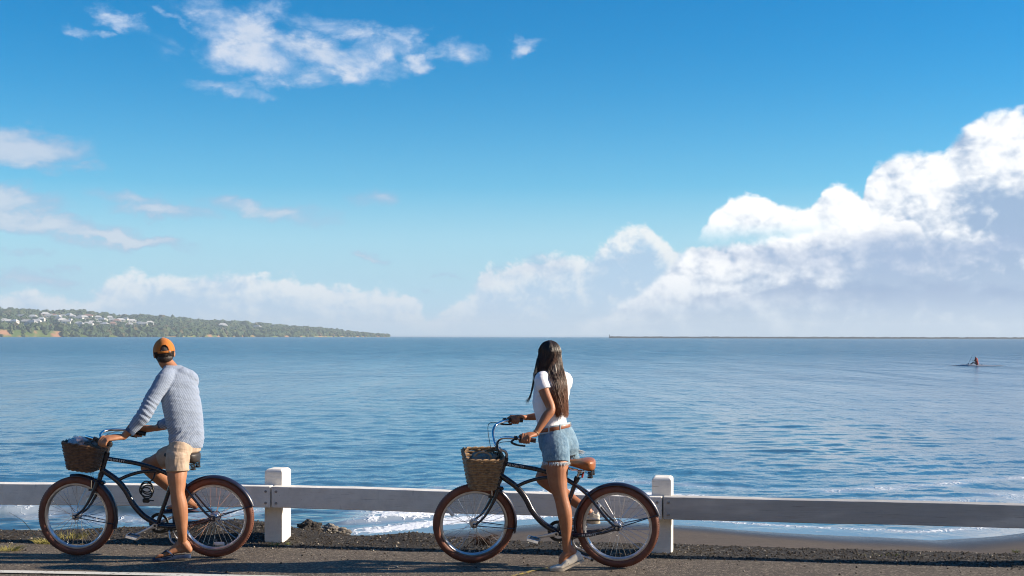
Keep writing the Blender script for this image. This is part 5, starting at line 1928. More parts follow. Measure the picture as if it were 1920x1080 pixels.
def man():
    AD = 37.0                            # the shoulder line, turned towards the sea
    Yt = 10.38
    prof = [(684.5, 308, 340, 10.415), (690, 306, 350, 10.412), (700, 302, 362, 10.405), (714, 300, 369, 10.40), (738, 301, 374, 10.395), (763, 305, 378.5, 10.39), (790, 311, 381, 10.385), (812, 316, 382.5, 10.38), (828, 317, 382, 10.375)]
    S = [sect(v, a, b, Y, AD, 0.62) for v, a, b, Y in prof]
    ax = S[3][1].normalized()
    shL, shR = P(304, 713, 10.275), S[3][0] + ax * 0.112 + Vector((0, 0, -0.006))
    elL, wrL = P(271, 777, 10.16), None
    elR = P(322, 792, 10.66)
    wL = P(232, 819, 10.135)
    wR = P(292, 803, 10.72)
    hipL, kneeL, ankL = P(333, 842, 10.28), P(333, 926, 10.20), P(342, 1016, 10.265)
    hipR, kneeR = P(352, 842, 10.46), P(276, 874, 10.60)
    pedR = bikeA.matrix_world @ Vector((0.472 - 0.17 * math.cos(R(-25.5)), -0.140, 0.262 - 0.17 * math.sin(R(-25.5))))
    ankR = pedR + Vector((0.035, 0.0, 0.095))
    neck = P(322, 690, 10.405)
    hf = Vector((-0.30, 0.95, 0.06)).normalized()              # the face looks out to sea
    hz_ = Vector((-0.06, -0.10, 1.0))
    hx = hf.cross(hz_).normalized()
    hz_ = hx.cross(hf).normalized()
    HM = Matrix((hx, hf, hz_)).transposed().to_4x4()
    HM.translation = P(308, 664, 10.43)

    b = MB()
    rings(b, [(c + Vector((0, 0, -0.02)), A * 0.82, B * 0.82) for c, A, B in S[2:]] + [(P(348, 838, 10.37), S[-1][1] * 0.75, S[-1][2] * 0.75)])
    limb(b, [S[2][0] + Vector((0, 0, -0.03)), neck + Vector((-0.01, 0.01, 0)), HM @ Vector((0, -0.02, -0.06))], [0.060, 0.056, 0.054], 4, 18)
    head_parts(b, HM)
    limb(b, [shL, shL.lerp(elL, 0.5), elL, elL.lerp(wL, 0.35), wL], [0.055, 0.048, 0.042, 0.043, 0.027], 5, 14)
    limb(b, [shR, shR.lerp(elR, 0.5), elR, elR.lerp(wR, 0.4), wR], [0.055, 0.046, 0.040, 0.042, 0.027], 5, 14)
    hand(b, wL, elL, *gL, s=1.03, shift=0.52)
    hand(b, wR, elR, *gR, s=1.03, shift=0.52)
    limb(b, [hipL + Vector((0.02, 0.03, -0.03)), P(332, 890, 10.23), P(332.5, 912, 10.21), kneeL, P(337, 950, 10.205), P(340, 976, 10.215), P(341.5, 998, 10.22), ankL], [0.074, 0.077, 0.064, 0.056, 0.062, 0.052, 0.039, 0.036], 5, 18)
    ball(b, P(327, 924, 10.185), (0.030, 0.034, 0.040))
    kl = [hipR, hipR.lerp(kneeR, 0.5), hipR.lerp(kneeR, 0.85), kneeR, kneeR.lerp(ankR, 0.3), kneeR.lerp(ankR, 0.65), ankR]
    limb(b, kl, [0.088, 0.080, 0.064, 0.058, 0.060, 0.046, 0.036], 5, 18)
    # left foot on its flip flop
    def foot(ank, heel, ball_, toe, side, s=1.0):
        d = (toe - heel).normalized()
        lat = Vector((0, 0, 1)).cross(d).normalized() * side            # towards the little toe
        upv = d.cross(lat) * (1 if d.cross(lat).z > 0 else -1)
        limb(b, [ank, ank.lerp(heel, 0.45) + Vector((0, 0, 0.01)), heel + upv * 0.026], [0.037, 0.040, 0.031], 4, 14)
        S_ = []
        for t, w_, th, zc in ((0.02, 0.026, 0.026, 0.030), (0.15, 0.031, 0.036, 0.040), (0.32, 0.033, 0.040, 0.046), (0.50, 0.037, 0.030, 0.036), (0.66, 0.044, 0.021, 0.023), (0.78, 0.045, 0.015, 0.017), (0.84, 0.041, 0.011, 0.013)):
            S_.append((heel.lerp(toe, t) + upv * zc * s + lat * 0.004, lat * w_ * s, upv * th * s))
        rings(b, S_, 16)
        limb(b, [ank, ank.lerp(heel.lerp(toe, 0.42), 0.55) + upv * 0.028, heel.lerp(toe, 0.5) + upv * 0.045], [0.036, 0.033, 0.022], 4, 12)
        for e in (-1, 1):
            ball(b, ank + lat * e * 0.031, 0.013)
        for i in range(5):
            o_ = (-0.033 + i * 0.0172)
            L = [1.0, 0.99, 0.96, 0.925, 0.885][i]
            p0, p1 = heel.lerp(toe, 0.78) + lat * o_ + upv * 0.015, heel.lerp(toe, L) + lat * (o_ * 1.02) + upv * 0.010
            limb(b, [p0, p0.lerp(p1, 0.6) + upv * 0.004, p1], [0.011 if i else 0.014, 0.0095 if i else 0.0135, 0.008 if i else 0.0115], 4, 9)
        return d, lat, upv
    hL, tL = P(354.5, 1036, 10.275), P(294, 1046, 10.225)
    hL.z, tL.z = 0.060, 0.026
    d, lat, upv = foot(ankL, hL, None, tL, -1)
    hR, tR = pedR + Vector((0.115, 0.01, 0.030)), pedR + Vector((-0.135, 0.03, 0.020))
    foot(ankR, hR, None, tR, 1)
    body = finish(remeshed(b, 0.005, 4, 'person'), skin_man, 'person', None)
    tag(body, 'man in orange cap and striped blue shirt standing astride a bicycle', 'person')
    eyes(body, HM)

    # flip flop (left, lying under the foot) and its twin on the far pedal
    sole_m = mat('flip_flop_foam', (0.014, 0.036, 0.095), 0.95, (0.010, 0.026, 0.07), 30)
    strap_m = mat('navy_strap', (0.012, 0.03, 0.10), 0.5, (0.01, 0.022, 0.07), 30)
    edge_m = mat('pale_sole_edge', (0.55, 0.66, 0.74), 0.6)
    for (h_, t_, side, zz) in ((hL, tL, -1, True), (hR, tR, 1, False)):
        d = (t_ - h_).normalized()
        lat = Vector((0, 0, 1)).cross(d).normalized() * side
        upv = lat.cross(d) if lat.cross(d).z > 0 else d.cross(lat)
        out = spline([(-0.012, 0.0), (0.0, 0.030), (0.08, 0.033), (0.16, 0.042), (0.22, 0.046), (0.265, 0.030), (0.283, 0.0), (0.268, -0.034), (0.22, -0.046), (0.15, -0.036), (0.08, -0.030), (0.0, -0.028)], 5, True)
        q = MB()
        n_ = len(out)
        L = (t_ - h_).length
        lay = []
        for off, sc_ in ((-0.026, 0.97), (-0.023, 1.0), (-0.0125, 1.0), (-0.011, 1.0), (-0.003, 1.0), (-0.001, 0.98)):
            for (x, y) in out:
                xx = x * (L + 0.015) / 0.262
                bend = 0.020 * smooth01(np.array(xx), 0.10, 0.26) if zz else 0.0
                lay.append(h_ + d * xx + lat * y * sc_ + upv * (off - 0.004) + Vector((0, 0, float(bend) * 0.25)) - Vector((0, 0, 0.012 if (zz and x < 0.1) else 0.0)) * max(0, 1 - xx / 0.10) if zz else h_ + d * xx + lat * y * sc_ + upv * (off - 0.004))
        fs_ = []
        q.v = [tuple(p) for p in lay]
        q.n = len(lay)
        for r_i in range(5):
            for k in range(n_):
                l = (k + 1) % n_
                q.f.append((r_i * n_ + k, r_i * n_ + l, (r_i + 1) * n_ + l, (r_i + 1) * n_ + k))
                q.mi.append([0, 0, 2, 0, 0][r_i])
        q.f += [tuple(range(n_))[::-1], tuple(5 * n_ + k for k in range(n_))]
        q.mi += [0, 0]
        toe_p = h_ + d * (L * 0.80) - lat * 0.012 + upv * 0.020
        for e in (-1, 1):
            q.tube(sp([toe_p - upv * 0.02, toe_p + upv * 0.008, h_ + d * (L * 0.66) + lat * e * 0.030 + upv * 0.044, h_ + d * (L * 0.54) + lat * e * 0.047 + upv * 0.022, h_ + d * (L * 0.49) + lat * e * 0.043 - upv * 0.006], 5), 0.0075, 8, 1, flat=(1.35, 0.5), up=tuple(upv))
        finish(q.mesh('flip_flop', [sole_m, strap_m, edge_m]), sole_m, 'flip_flop', body)
        bpy.data.objects[-1] if False else None
        o_ = [c for c in body.children if c.name.startswith('flip_flop')][-1]
        o_.data.materials.clear()
        for m_ in (sole_m, strap_m, edge_m):
            o_.data.materials.append(m_)

    # shirt
    m, t, bs = new_mat('striped_knit')
    v = E(t.nodes.new('ShaderNodeTexCoord').outputs['Object'])
    px, py, pz = xyz(v)
    st = E.m('SINE', (pz + (px + py) * 0.55 + (noise(v, 6.0, 2.0) - 0.5) * 0.02) * 560.0).step(-0.3, 0.4)
    st2 = E.m('SINE', (px - py) * 420.0 + pz * 90.0).step(-0.4, 0.5)
    cc = mixc(st, (0.165, 0.215, 0.32), (0.33, 0.385, 0.475))
    cc = mixc(st2 * 0.22, cc, (0.20, 0.25, 0.35))
    t.links.new(cc.s, bs.inputs['Base Color'])
    bs.inputs['Roughness'].default_value = 0.9
    bs.inputs['Sheen Weight'].default_value = 0.15
    bn = t.nodes.new('ShaderNodeBump')
    bn.inputs['Distance'].default_value = 0.003
    t.links.new((st * 0.25 + noise(v, 45.0, 4.0, 0.6)).s, bn.inputs['Height'])
    t.links.new(bn.outputs[0], bs.inputs['Normal'])
    s = MB()
    hem = [sect(836, 319, 381, 10.375, AD, 0.66), sect(840, 324, 380, 10.375, AD, 0.66)]
    hem = [(c + Vector((0, 0, 0)), A, B) for c, A, B in hem]
    rings(s, [(c, A, B) for c, A, B in S] + hem)
    cuffL, cuffR = P(245, 808, 10.14), P(302, 796, 10.69)
    limb(s, [S[2][0] - ax * 0.06, shL + Vector((0.012, 0.01, 0.0)), shL.lerp(elL, 0.5), elL, elL.lerp(cuffL, 0.45), cuffL], [0.07, 0.066, 0.064, 0.060, 0.054, 0.040], 6, 18, False)
    limb(s, [S[2][0] + ax * 0.02 + Vector((0, 0, -0.02)), shR + Vector((-0.004, 0, 0.0)), shR.lerp(elR, 0.5), elR, elR.lerp(cuffR, 0.5), cuffR], [0.085, 0.066, 0.058, 0.055, 0.050, 0.038], 6, 18, False)
    limb(s, [S[1][0] + Vector((0, 0, -0.03)), S[2][0] + ax * 0.06 + Vector((0, 0, -0.03)), shR], [0.055, 0.060, 0.060], 5, 16)
    limb(s, [S[1][0] + Vector((0, 0, -0.03)), S[2][0] - ax * 0.06 + Vector((0, 0, -0.03)), shL], [0.055, 0.060, 0.060], 5, 16)
    ball(s, P(338, 699, 10.40), (0.075, 0.06, 0.045))
    sm = remeshed(s, 0.005, 8, 'shirt')
    armd = (cuffL - elL).normalized()
    armu = (elL - shL).normalized()
    def folds(co, no):
        wE = near(co, [elL, elL.lerp(shL, 0.25), elR], 0.11)
        wS = near(co, [shL + Vector((0.03, 0.0, -0.09)), shR + Vector((-0.02, 0, -0.1))], 0.13)
        wW = near(co, [S[-1][0], S[-2][0], hem[0][0]], 0.26)
        al = co @ np.array(armd)
        n1 = np.sin(al * 165 + 2.2 * noise3(co, (9, 9, 9), 1, 2))
        q = noise3(co, (5, 5, 17), 3, 3)
        q2 = noise3(np.stack([co[:, 0] + 0.8 * co[:, 2], co[:, 1], co[:, 2] - 0.8 * co[:, 0]], 1), (5, 6, 24), 5, 3)
        # drape lines that run diagonally from the shoulder to the waist
        return 0.0075 * wE * n1 + 0.008 * wS * q2 + 0.011 * wW * q2 + 0.0045 * q
    displace(sm, folds)
    so = finish(sm, m, 'shirt', body)
    cu = MB()
    dl = (cuffL - elL).normalized()
    cu.tube([cuffL - dl * 0.012, cuffL, cuffL + dl * 0.014, cuffL + dl * 0.016], [0.041, 0.0415, 0.039, 0.034], 20)
    dr = (cuffR - elR).normalized()
    cu.tube([cuffR - dr * 0.012, cuffR, cuffR + dr * 0.014, cuffR + dr * 0.016], [0.0395, 0.0395, 0.037, 0.032], 20)
    cu.obj('cuff', mat('dark_blue_cuff', (0.075, 0.115, 0.20), 0.9, (0.05, 0.08, 0.15), 60), so)

    # shorts
    kh = mat('khaki_cotton', (0.47, 0.355, 0.265), 0.9, (0.39, 0.29, 0.21), 14, bump=0.0012, bscale=160)
    q = MB()
    rings(q, [(S[-2][0] + Vector((0, 0, -0.02)), S[-2][1] * 0.86, S[-2][2] * 0.86), (P(348, 832, 10.37), S[-1][1] * 0.92, S[-1][2] * 0.95), (P(346, 846, 10.37), S[-1][1] * 0.93, S[-1][2] * 1.05), (P(344, 853, 10.36), S[-1][1] * 0.6, S[-1][2] * 0.8)])
    limb(q, [hipL + Vector((0.015, 0.03, 0.02)), P(333, 862, 10.25), P(333, 884.5, 10.235)], [0.096, 0.094, 0.090], 6, 22, False)
    hr = hipR.lerp(kneeR, 0.60)
    limb(q, [hipR, hipR.lerp(kneeR, 0.3), hr], [0.098, 0.096, 0.091], 6, 22, False)
    shm = remeshed(q, 0.005, 6, 'shorts')
    def sfold(co, no):
        q1 = noise3(co, (8, 8, 26), 7, 3)
        q2 = noise3(co, (22, 22, 5), 9, 3)
        w = near(co, [P(325, 845, 10.25), P(340, 850, 10.2)], 0.14)
        return 0.008 * w * q1 + 0.004 * q2
    displace(shm, sfold)
    sho = finish(shm, kh, 'shorts', body)
    # hem seam
    q = MB()
    c_, r_ = P(333, 881, 10.237), 0.092
    q.tube([c_ + Vector((math.cos(a) * r_, math.sin(a) * r_, 0)) for a in np.linspace(0, 2 * PI, 40, endpoint=False)], 0.0022, 5, closed=True)
    q.obj('seam', mat('khaki_seam', (0.40, 0.30, 0.20), 0.9), sho)

    # hair
    hm = mat('short_dark_hair', (0.030, 0.018, 0.012), 0.55, (0.018, 0.011, 0.008), 60, bump=0.003, bscale=300, stretch=(1, 1, 0.25))
    q = MB()
    ball(q, HM @ Vector((0, -0.020, 0.028)), (0.0775, 0.0945, 0.088), HM.to_3x3().to_4x4(), 28, 18)
    ball(q, HM @ Vector((0, -0.055, -0.028)), (0.062, 0.052, 0.040), HM.to_3x3().to_4x4(), 24, 14)
    finish(remeshed(q, 0.005, 3, 'hair'), hm, 'hair', body)
    k = 1700
    ph = rng.uniform(0.55 * PI, 2.45 * PI, k)                 # round the back, ear to ear
    zz = rng.uniform(-0.070, 0.045, k)
    zlow = -0.070 + 0.030 * np.abs(np.cos(ph)) ** 2
    zz = np.maximum(zz, zlow)
    def surf(ph, z, e):
        r_ = np.sqrt(np.clip(1 - ((z - 0.035) / 0.118) ** 2, 0.05, 1))
        return np.stack([0.078 * r_ * np.cos(ph) * (1 + e), -0.012 + 0.099 * r_ * np.sin(ph) * (1 + e), z], -1)
    pts = np.stack([surf(ph + 0.02 * t_, zz - 0.020 * t_, 0.0 + 0.05 * math.sin(t_ * 2.4)) for t_ in np.linspace(0, 1, 5)], 1)
    pw = pts @ np.array(HM.to_3x3()).T + np.array(HM.translation)
    sel = np.sin(ph) < 0.35
    ho = hair_tubes(pw[sel], np.full(sel.sum(), 0.0013), hm, 'hair_strands', body)

    # cap
    cm = mat('orange_corduroy', (0.52, 0.160, 0.010), 0.85, (0.41, 0.120, 0.008), 18, bump=0.0022, bscale=90, stretch=(1, 1, 0.2), sheen=0.2)
    cap_v, cap_f = [], []
    NU, NV = 144, 40
    for layer, e in ((0, 0.0), (1, -0.004)):
        for i in range(NV + 1):
            ph_ = (PI / 2) * i / NV
            for j in range(NU):
                th = 2 * PI * j / NU
                seam = 0.0016 * (abs(math.sin(th * 3)) ** 0.3 - 1)
                rx, ry, rz = 0.089 + e + seam, 0.110 + e + seam, 0.108 + e
                cr = math.cos(ph_) ** 0.86
                cap_v.append((rx * cr * math.cos(th), -0.010 + ry * cr * math.sin(th), 0.020 - 0.012 * math.sin(th) + rz * math.sin(ph_) ** 1.05))
    base = (NV + 1) * NU
    hole = lambda i, j: i < 13 and abs(((2 * PI * (j + 0.5) / NU - 1.5 * PI + PI) % (2 * PI)) - PI) < 0.42 * math.sqrt(max(0.0, 1 - (i / 13.0) ** 2))
    for i in range(NV):
        for j in range(NU):
            l = (j + 1) % NU
            if hole(i, j):
                continue
            cap_f.append((i * NU + j, i * NU + l, (i + 1) * NU + l, (i + 1) * NU + j))
            cap_f.append((base + i * NU + j, base + (i + 1) * NU + j, base + (i + 1) * NU + l, base + i * NU + l))
    q = MB()
    q.add([HM @ Vector(p) for p in cap_v], cap_f)
    # strap over the opening, peak over the face, button
    q.tube([HM @ Vector((0.090 * math.cos(a), -0.010 + 0.112 * math.sin(a), 0.026)) for a in np.linspace(1.5 * PI - 0.62, 1.5 * PI + 0.62, 14)], 0.009, 8, flat=(0.3, 1.0), up=tuple(HM.to_3x3() @ Vector((0, 0, 1))))
    co_ = finish(q.mesh('cap', [cm], True, 60), cm, 'cap', body)
    q = MB()
    vs_, fs_ = [], []
    for i in range(17):
        a = R(20 + 140 * i / 16)
        for k_, e in enumerate((0.0, 0.035, 0.070)):
            bulge = math.sin(a) ** 1.5
            p = Vector((0.088 * math.cos(a) * (1 - 0.08 * k_), -0.010 + 0.109 * math.sin(a) + e * bulge, 0.012 - e * 0.30 - 0.018 * abs(math.cos(a)) ** 2))
            vs_ += [HM @ p, HM @ (p - Vector((0, 0, 0.003)))]
    for i in range(16):
        for k_ in range(2):
            a_, b_ = (i * 3 + k_) * 2, ((i + 1) * 3 + k_) * 2
            fs_ += [(a_, b_, b_ + 2, a_ + 2), (a_ + 1, a_ + 3, b_ + 3, b_ + 1)]
    q.add(vs_, fs_)
    q.obj('peak', cm, co_)
    q = MB()
    ball(q, HM @ Vector((0, -0.010, 0.129)), (0.008, 0.008, 0.005))
    q.obj('button', cm, co_)
    q = MB().box((-0.006, -0.006, -0.006), (0.006, 0.006, 0.006), 0, HM @ Matrix.Translation((0.040, -0.112, 0.026)) @ Matrix.Rotation(0.4, 4, 'Z'), 0.001)
    q.obj('buckle', alu, co_)


man()


# ------------------------------------------------------------------ the woman
skin_woman = skin('brown_skin', (0.36, 0.145, 0.066), (0.30, 0.112, 0.048), (0.23, 0.078, 0.034))
wL_, wR_ = gripB[1], gripB[-1]


def woman():
    AD = 50.0
    prof = [(697, 1020, 1047, 10.09), (700, 1014, 1056, 10.085), (706, 1008, 1063, 10.08), (716, 1004, 1068, 10.075), (736, 1002, 1067, 10.07), (754, 999, 1064, 10.065), (773, 1003, 1060.5, 10.06), (788, 1007, 1060.5, 10.055), (799, 1009, 1064, 10.05)]
    ratio = [0.6, 0.6, 0.62, 0.70, 0.78, 0.84, 0.80, 0.80, 0.82]
    S = [sect(v, a, b, Y, AD, r_) for (v, a, b, Y), r_ in zip(prof, ratio)]
    ax = S[3][1].normalized()
    shL, shR = P(1014, 711, 9.955), P(1062, 713, 10.20)
    elL, wL = P(1033, 767, 9.875), P(1004, 814, 9.80)
    elR, wR = P(1034, 778, 10.42), P(985, 783, 10.44)
    hipL, kneeL, ankL = P(1042, 842, 9.93), P(1052.5, 934, 9.85), P(1062.5, 1024, 9.86)
    hipR, kneeR = P(1060, 840, 10.14), P(1017, 897, 10.30)
    pedR = bikeB.matrix_world @ Vector((0.472 - 0.17 * math.cos(R(-9.5)), -0.140, 0.262 - 0.17 * math.sin(R(-9.5))))
    ankR = pedR + Vector((0.055, 0.0, 0.115))
    hf = Vector((-0.42, 0.90, 0.05)).normalized()
    hz_ = Vector((0.02, -0.05, 1.0))
    hx = hf.cross(hz_).normalized()
    hz_ = hx.cross(hf).normalized()
    HM = Matrix((hx, hf, hz_)).transposed().to_4x4()
    HM.translation = P(1029, 669, 10.12)
    b = MB()
    rings(b, [(c, A * 0.9, B * 0.9) for c, A, B in S[2:]] + [sect(815, 1013, 1076, 10.05, 46, 0.85, 0.93), sect(835, 1015, 1080, 10.06, 46, 0.9, 0.93), sect(850, 1020, 1080, 10.06, 46, 0.8, 0.85)])
    limb(b, [S[2][0], P(1034, 693, 10.095), HM @ Vector((0, -0.015, -0.06))], [0.07, 0.046, 0.044], 4, 16)
    head_parts(b, HM, 0.95, True)
    limb(b, [shL, shL.lerp(elL, 0.5) + Vector((-0.005, 0, 0)), elL, elL.lerp(wL, 0.3), elL.lerp(wL, 0.7), wL], [0.044, 0.042, 0.036, 0.037, 0.029, 0.0225], 5, 14)
    limb(b, [shR, shR.lerp(elR, 0.5), elR, elR.lerp(wR, 0.35), wR], [0.044, 0.040, 0.035, 0.036, 0.0225], 5, 14)
    hand(b, wL, elL, *wL_, s=0.92, shift=0.62)
    hand(b, wR, elR, *wR_, s=0.92, shift=0.55)
    limb(b, [hipL + Vector((0.0, 0.05, -0.03)), P(1044, 868, 9.90), P(1046, 904, 9.87), kneeL, P(1058, 958, 9.848), P(1061, 982, 9.85), P(1062, 1004, 9.855), ankL, P(1064, 1036, 9.86)],
         [0.080, 0.091, 0.074, 0.055, 0.058, 0.050, 0.039, 0.034, 0.034], 5, 18)
    ball(b, P(1047, 932, 9.83), (0.030, 0.032, 0.036))
    limb(b, [hipR, hipR.lerp(kneeR, 0.5), hipR.lerp(kneeR, 0.85), kneeR, kneeR.lerp(ankR, 0.3), kneeR.lerp(ankR, 0.65), ankR], [0.092, 0.080, 0.063, 0.055, 0.057, 0.044, 0.034], 5, 18)
    # feet inside the shoes
    hL, tL = P(1083, 1042, 9.875), P(1031, 1064, 9.83)
    bL = P(1052, 1064, 9.845)
    hL.z = 0.092
    bL.z = 0.026
    tL.z = 0.022
    limb(b, [ankL, ankL.lerp(hL, 0.6), hL], [0.034, 0.034, 0.027], 4, 12)
    limb(b, [ankL.lerp(hL, 0.5), ankL.lerp(bL, 0.5), bL, tL.lerp(bL, 0.3)], [0.034, 0.034, 0.026, 0.016], 4, 12)
    hR, tR = pedR + Vector((0.105, -0.008, 0.040)), pedR + Vector((-0.125, 0.02, 0.022))
    limb(b, [ankR, ankR.lerp(hR, 0.6), hR], [0.034, 0.034, 0.025], 4, 12)
    limb(b, [ankR, ankR.lerp(hR.lerp(tR, 0.5), 0.7), hR.lerp(tR, 0.65) + Vector((0, 0, 0.012)), tR.lerp(hR, 0.1)], [0.034, 0.032, 0.026, 0.015], 4, 12)
    body = finish(remeshed(b, 0.0048, 4, 'person'), skin_woman, 'person', None)
    tag(body, 'woman with long dark hair, white tee and denim shorts holding a bicycle', 'person')
    eyes(body, HM, 0.95)

    # shirt
    tee = mat('white_cotton', (0.80, 0.79, 0.82), 0.85, (0.74, 0.73, 0.77), 12, bump=0.0010, bscale=200)
    q = MB()
    rings(q, S[:1] + S[1:] )
    limb(q, [S[2][0] - ax * 0.04, shL + Vector((0.004, 0.004, 0.002)), shL.lerp(elL, 0.36)], [0.056, 0.054, 0.055], 6, 18, False)
    limb(q, [S[2][0] + ax * 0.04, shR, shR.lerp(elR, 0.40)], [0.056, 0.052, 0.054], 6, 18, False)
    me = remeshed(q, 0.0045, 6, 'tee_shirt')
    def folds(co, no):
        w = near(co, [S[-1][0], S[-2][0]], 0.17)
        w2 = near(co, [shL + Vector((0.0, 0, -0.1)), shR + Vector((0, 0, -0.1))], 0.14)
        q1 = noise3(co, (26, 26, 4), 2, 3)
        q2 = noise3(np.stack([co[:, 0] + 0.6 * co[:, 2], co[:, 1], co[:, 2] - 0.6 * co[:, 0]], 1), (7, 7, 28), 4, 3)
        return 0.011 * w * q1 + 0.007 * w2 * q2 + 0.003 * noise3(co, (9, 9, 14), 6, 2)
    displace(me, folds)
    finish(me, tee, 'tee_shirt', body)

    # denim shorts
    m, t, bs = new_mat('faded_denim')
    v = E(t.nodes.new('ShaderNodeTexCoord').outputs['Object'])
    px, py, pz = xyz(v)
    n1 = noise(v, 11.0, 5.0, 0.65)
    n2 = noise(vec(px, py, pz * 0.3), 160.0, 3.0, 0.7)
    cc = mixc(n1.step(0.32, 0.68), (0.070, 0.145, 0.225), (0.185, 0.295, 0.385))
    cc = mixc(n2.step(0.45, 0.75) * 0.5, cc, (0.32, 0.42, 0.49))
    t.links.new(cc.s, bs.inputs['Base Color'])
    bs.inputs['Roughness'].default_value = 0.9
    bn = t.nodes.new('ShaderNodeBump')
    bn.inputs['Distance'].default_value = 0.0015
    t.links.new((n2 + noise(v, 34.0, 4.0)).s, bn.inputs['Height'])
    t.links.new(bn.outputs[0], bs.inputs['Normal'])
    q = MB()
    tilt = lambda Sx, k: (Sx[0], Sx[1] + Vector((0, 0, k)), Sx[2] + Vector((0, 0, -k * 1.4)))
    rings(q, [tilt(sect(801, 1010, 1067, 10.05, 46, 0.86), 0.012), tilt(sect(812, 1010.5, 1075, 10.05, 46, 0.88), 0.010), sect(826, 1011, 1082, 10.055, 44, 0.92), sect(840, 1013, 1085, 10.06, 44, 0.92), sect(852, 1017, 1083, 10.06, 44, 0.8, 0.92), sect(858, 1022, 1078, 10.06, 44, 0.6, 0.7)])
    hemL = P(1043, 867, 9.90)
    limb(q, [P(1040, 812, 10.02), P(1041, 832, 9.955), P(1042.5, 853, 9.915), hemL], [0.085, 0.104, 0.107, 0.103], 6, 22, False)
    hemR = hipR.lerp(kneeR, 0.22) + Vector((0.05, 0.0, 0.02))
    limb(q, [hipR + Vector((0, 0, 0.03)), hemR + Vector((0, 0, 0.01)), hemR + Vector((-0.01, 0, -0.03))], [0.096, 0.102, 0.100], 6, 22, False)
    me = remeshed(q, 0.0045, 5, 'denim_shorts')
    def sf(co, no):
        w = near(co, [P(1066, 860, 9.98), P(1030, 850, 9.9)], 0.13)
        return 0.0065 * w * noise3(np.stack([co[:, 0] + co[:, 2], co[:, 1], co[:, 2] - co[:, 0]], 1), (7, 7, 22), 3, 3) + 0.003 * noise3(co, (16, 16, 16), 5, 3)
    displace(me, sf)
    so = finish(me, m, 'denim_shorts', body)
    # frayed hems
    fr = mat('white_threads', (0.66, 0.70, 0.73), 0.9, (0.45, 0.55, 0.62), 80)
    k = 520
    an = rng.uniform(0, 2 * PI, k)
    which = rng.uniform(0, 1, k) < 0.66
    cen = np.where(which[:, None], np.array(hemL), np.array(hemR + Vector((-0.01, 0, -0.03))))
    rad = np.where(which, 0.101, 0.099)
    p0 = cen + np.stack([np.cos(an) * rad, np.sin(an) * rad, rng.uniform(0.000, 0.012, k)], -1)
    dirv = np.stack([np.cos(an) * 0.006 + rng.normal(0, 0.005, k), np.sin(an) * 0.006 + rng.normal(0, 0.005, k), -rng.uniform(0.008, 0.024, k)], -1)
    paths = np.stack([p0 + dirv * t_ + np.stack([0 * an, 0 * an, -0.003 * t_ ** 2 + 0 * an], -1) for t_ in np.linspace(0, 1, 4)], 1)
    # the tuft that sticks out behind
    k2 = 60
    tp = np.array(P(1086, 846, 10.08)) + rng.normal(0, 0.006, (k2, 3))
    dv = np.stack([rng.uniform(0.01, 0.045, k2), rng.normal(0, 0.01, k2), rng.uniform(-0.028, 0.004, k2)], -1)
    paths = np.concatenate([paths, np.stack([tp + dv * t_ for t_ in np.linspace(0, 1, 4)], 1)])
    hair_tubes(paths, np.full(len(paths), 0.0017), fr, 'frayed_hem', so)['kind'] = 'stuff'
    # waistband, belt, loops, pocket seams
    wa = tilt(sect(803, 1009.5, 1068, 10.05, 46, 0.87), 0.012)
    def loop(Sx, grow, dz, a0=0, a1=2 * PI, n_=60):
        out = []
        for a in np.linspace(a0, a1, n_):
            ct, st = math.cos(a), math.sin(a)
            pw = 2 / 2.3
            out.append(Sx[0] + Sx[1] * (1 + grow) * (abs(ct) ** pw * (1 if ct >= 0 else -1)) + Sx[2] * (1 + grow) * (abs(st) ** pw * (1 if st >= 0 else -1)) + Vector((0, 0, dz)))
        return out
    bel = mat('brown_belt_leather', (0.26, 0.085, 0.035), 0.5, (0.19, 0.06, 0.025), 30, coat=0.1)
    q = MB()
    q.tube(loop(wa, 0.035, 0.0)[:-1], 0.017, 8, closed=True, flat=(0.22, 1.0), up=(0, 0, 1))
    q.obj('belt', bel, so)
    pale = mat('pale_denim', (0.46, 0.54, 0.58), 0.9, (0.34, 0.44, 0.50), 30)
    q = MB()
    for dz in (0.021, -0.021):
        q.tube(loop(wa, 0.030, dz)[:-1], 0.0065, 6, closed=True, flat=(0.5, 1.0), up=(0, 0, 1))
    q.obj('waistband', pale, so)
    for a in (3.6, 4.35, 5.15, 5.9):
        p = loop(wa, 0.055, 0.0, a, a + 0.001, 2)[0]
        q = MB().tube([p + Vector((0, 0, 0.028)), p + Vector((0, -0.003, 0)), p + Vector((0, 0, -0.028))], 0.0055, 8, flat=(1.0, 0.4))
        q.obj('belt_loop', pale, so)

    # hair: a cap over the skull, then strands that fall down the back
    m, t, bs = new_mat('long_dark_hair')
    v = E(t.nodes.new('ShaderNodeTexCoord').outputs['Object'])
    px, py, pz = xyz(v)
    at = t.nodes.new('ShaderNodeAttribute')
    at.attribute_name = 'along'
    al = E(at.outputs['Fac'])
    n = noise(vec(px, py, pz * 0.08), 90.0, 3.0, 0.6)
    tn = t.nodes.new('ShaderNodeAttribute')
    tn.attribute_name = 'tone'
    tone = E(tn.outputs['Fac'])
    cc = mixc((al + (n - 0.5) * 0.4 + (tone - 0.5) * 0.5).step(0.28, 1.0), (0.018, 0.011, 0.008), (0.26, 0.095, 0.038))  # sunlight on the lower hair painted in as reddish brown towards the tips
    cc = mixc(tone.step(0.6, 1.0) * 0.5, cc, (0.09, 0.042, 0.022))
    t.links.new(cc.s, bs.inputs['Base Color'])
    bs.inputs['Roughness'].default_value = 0.48
    bs.inputs['Specular IOR Level'].default_value = 0.6
    q = MB()
    R3 = HM.to_3x3().to_4x4()
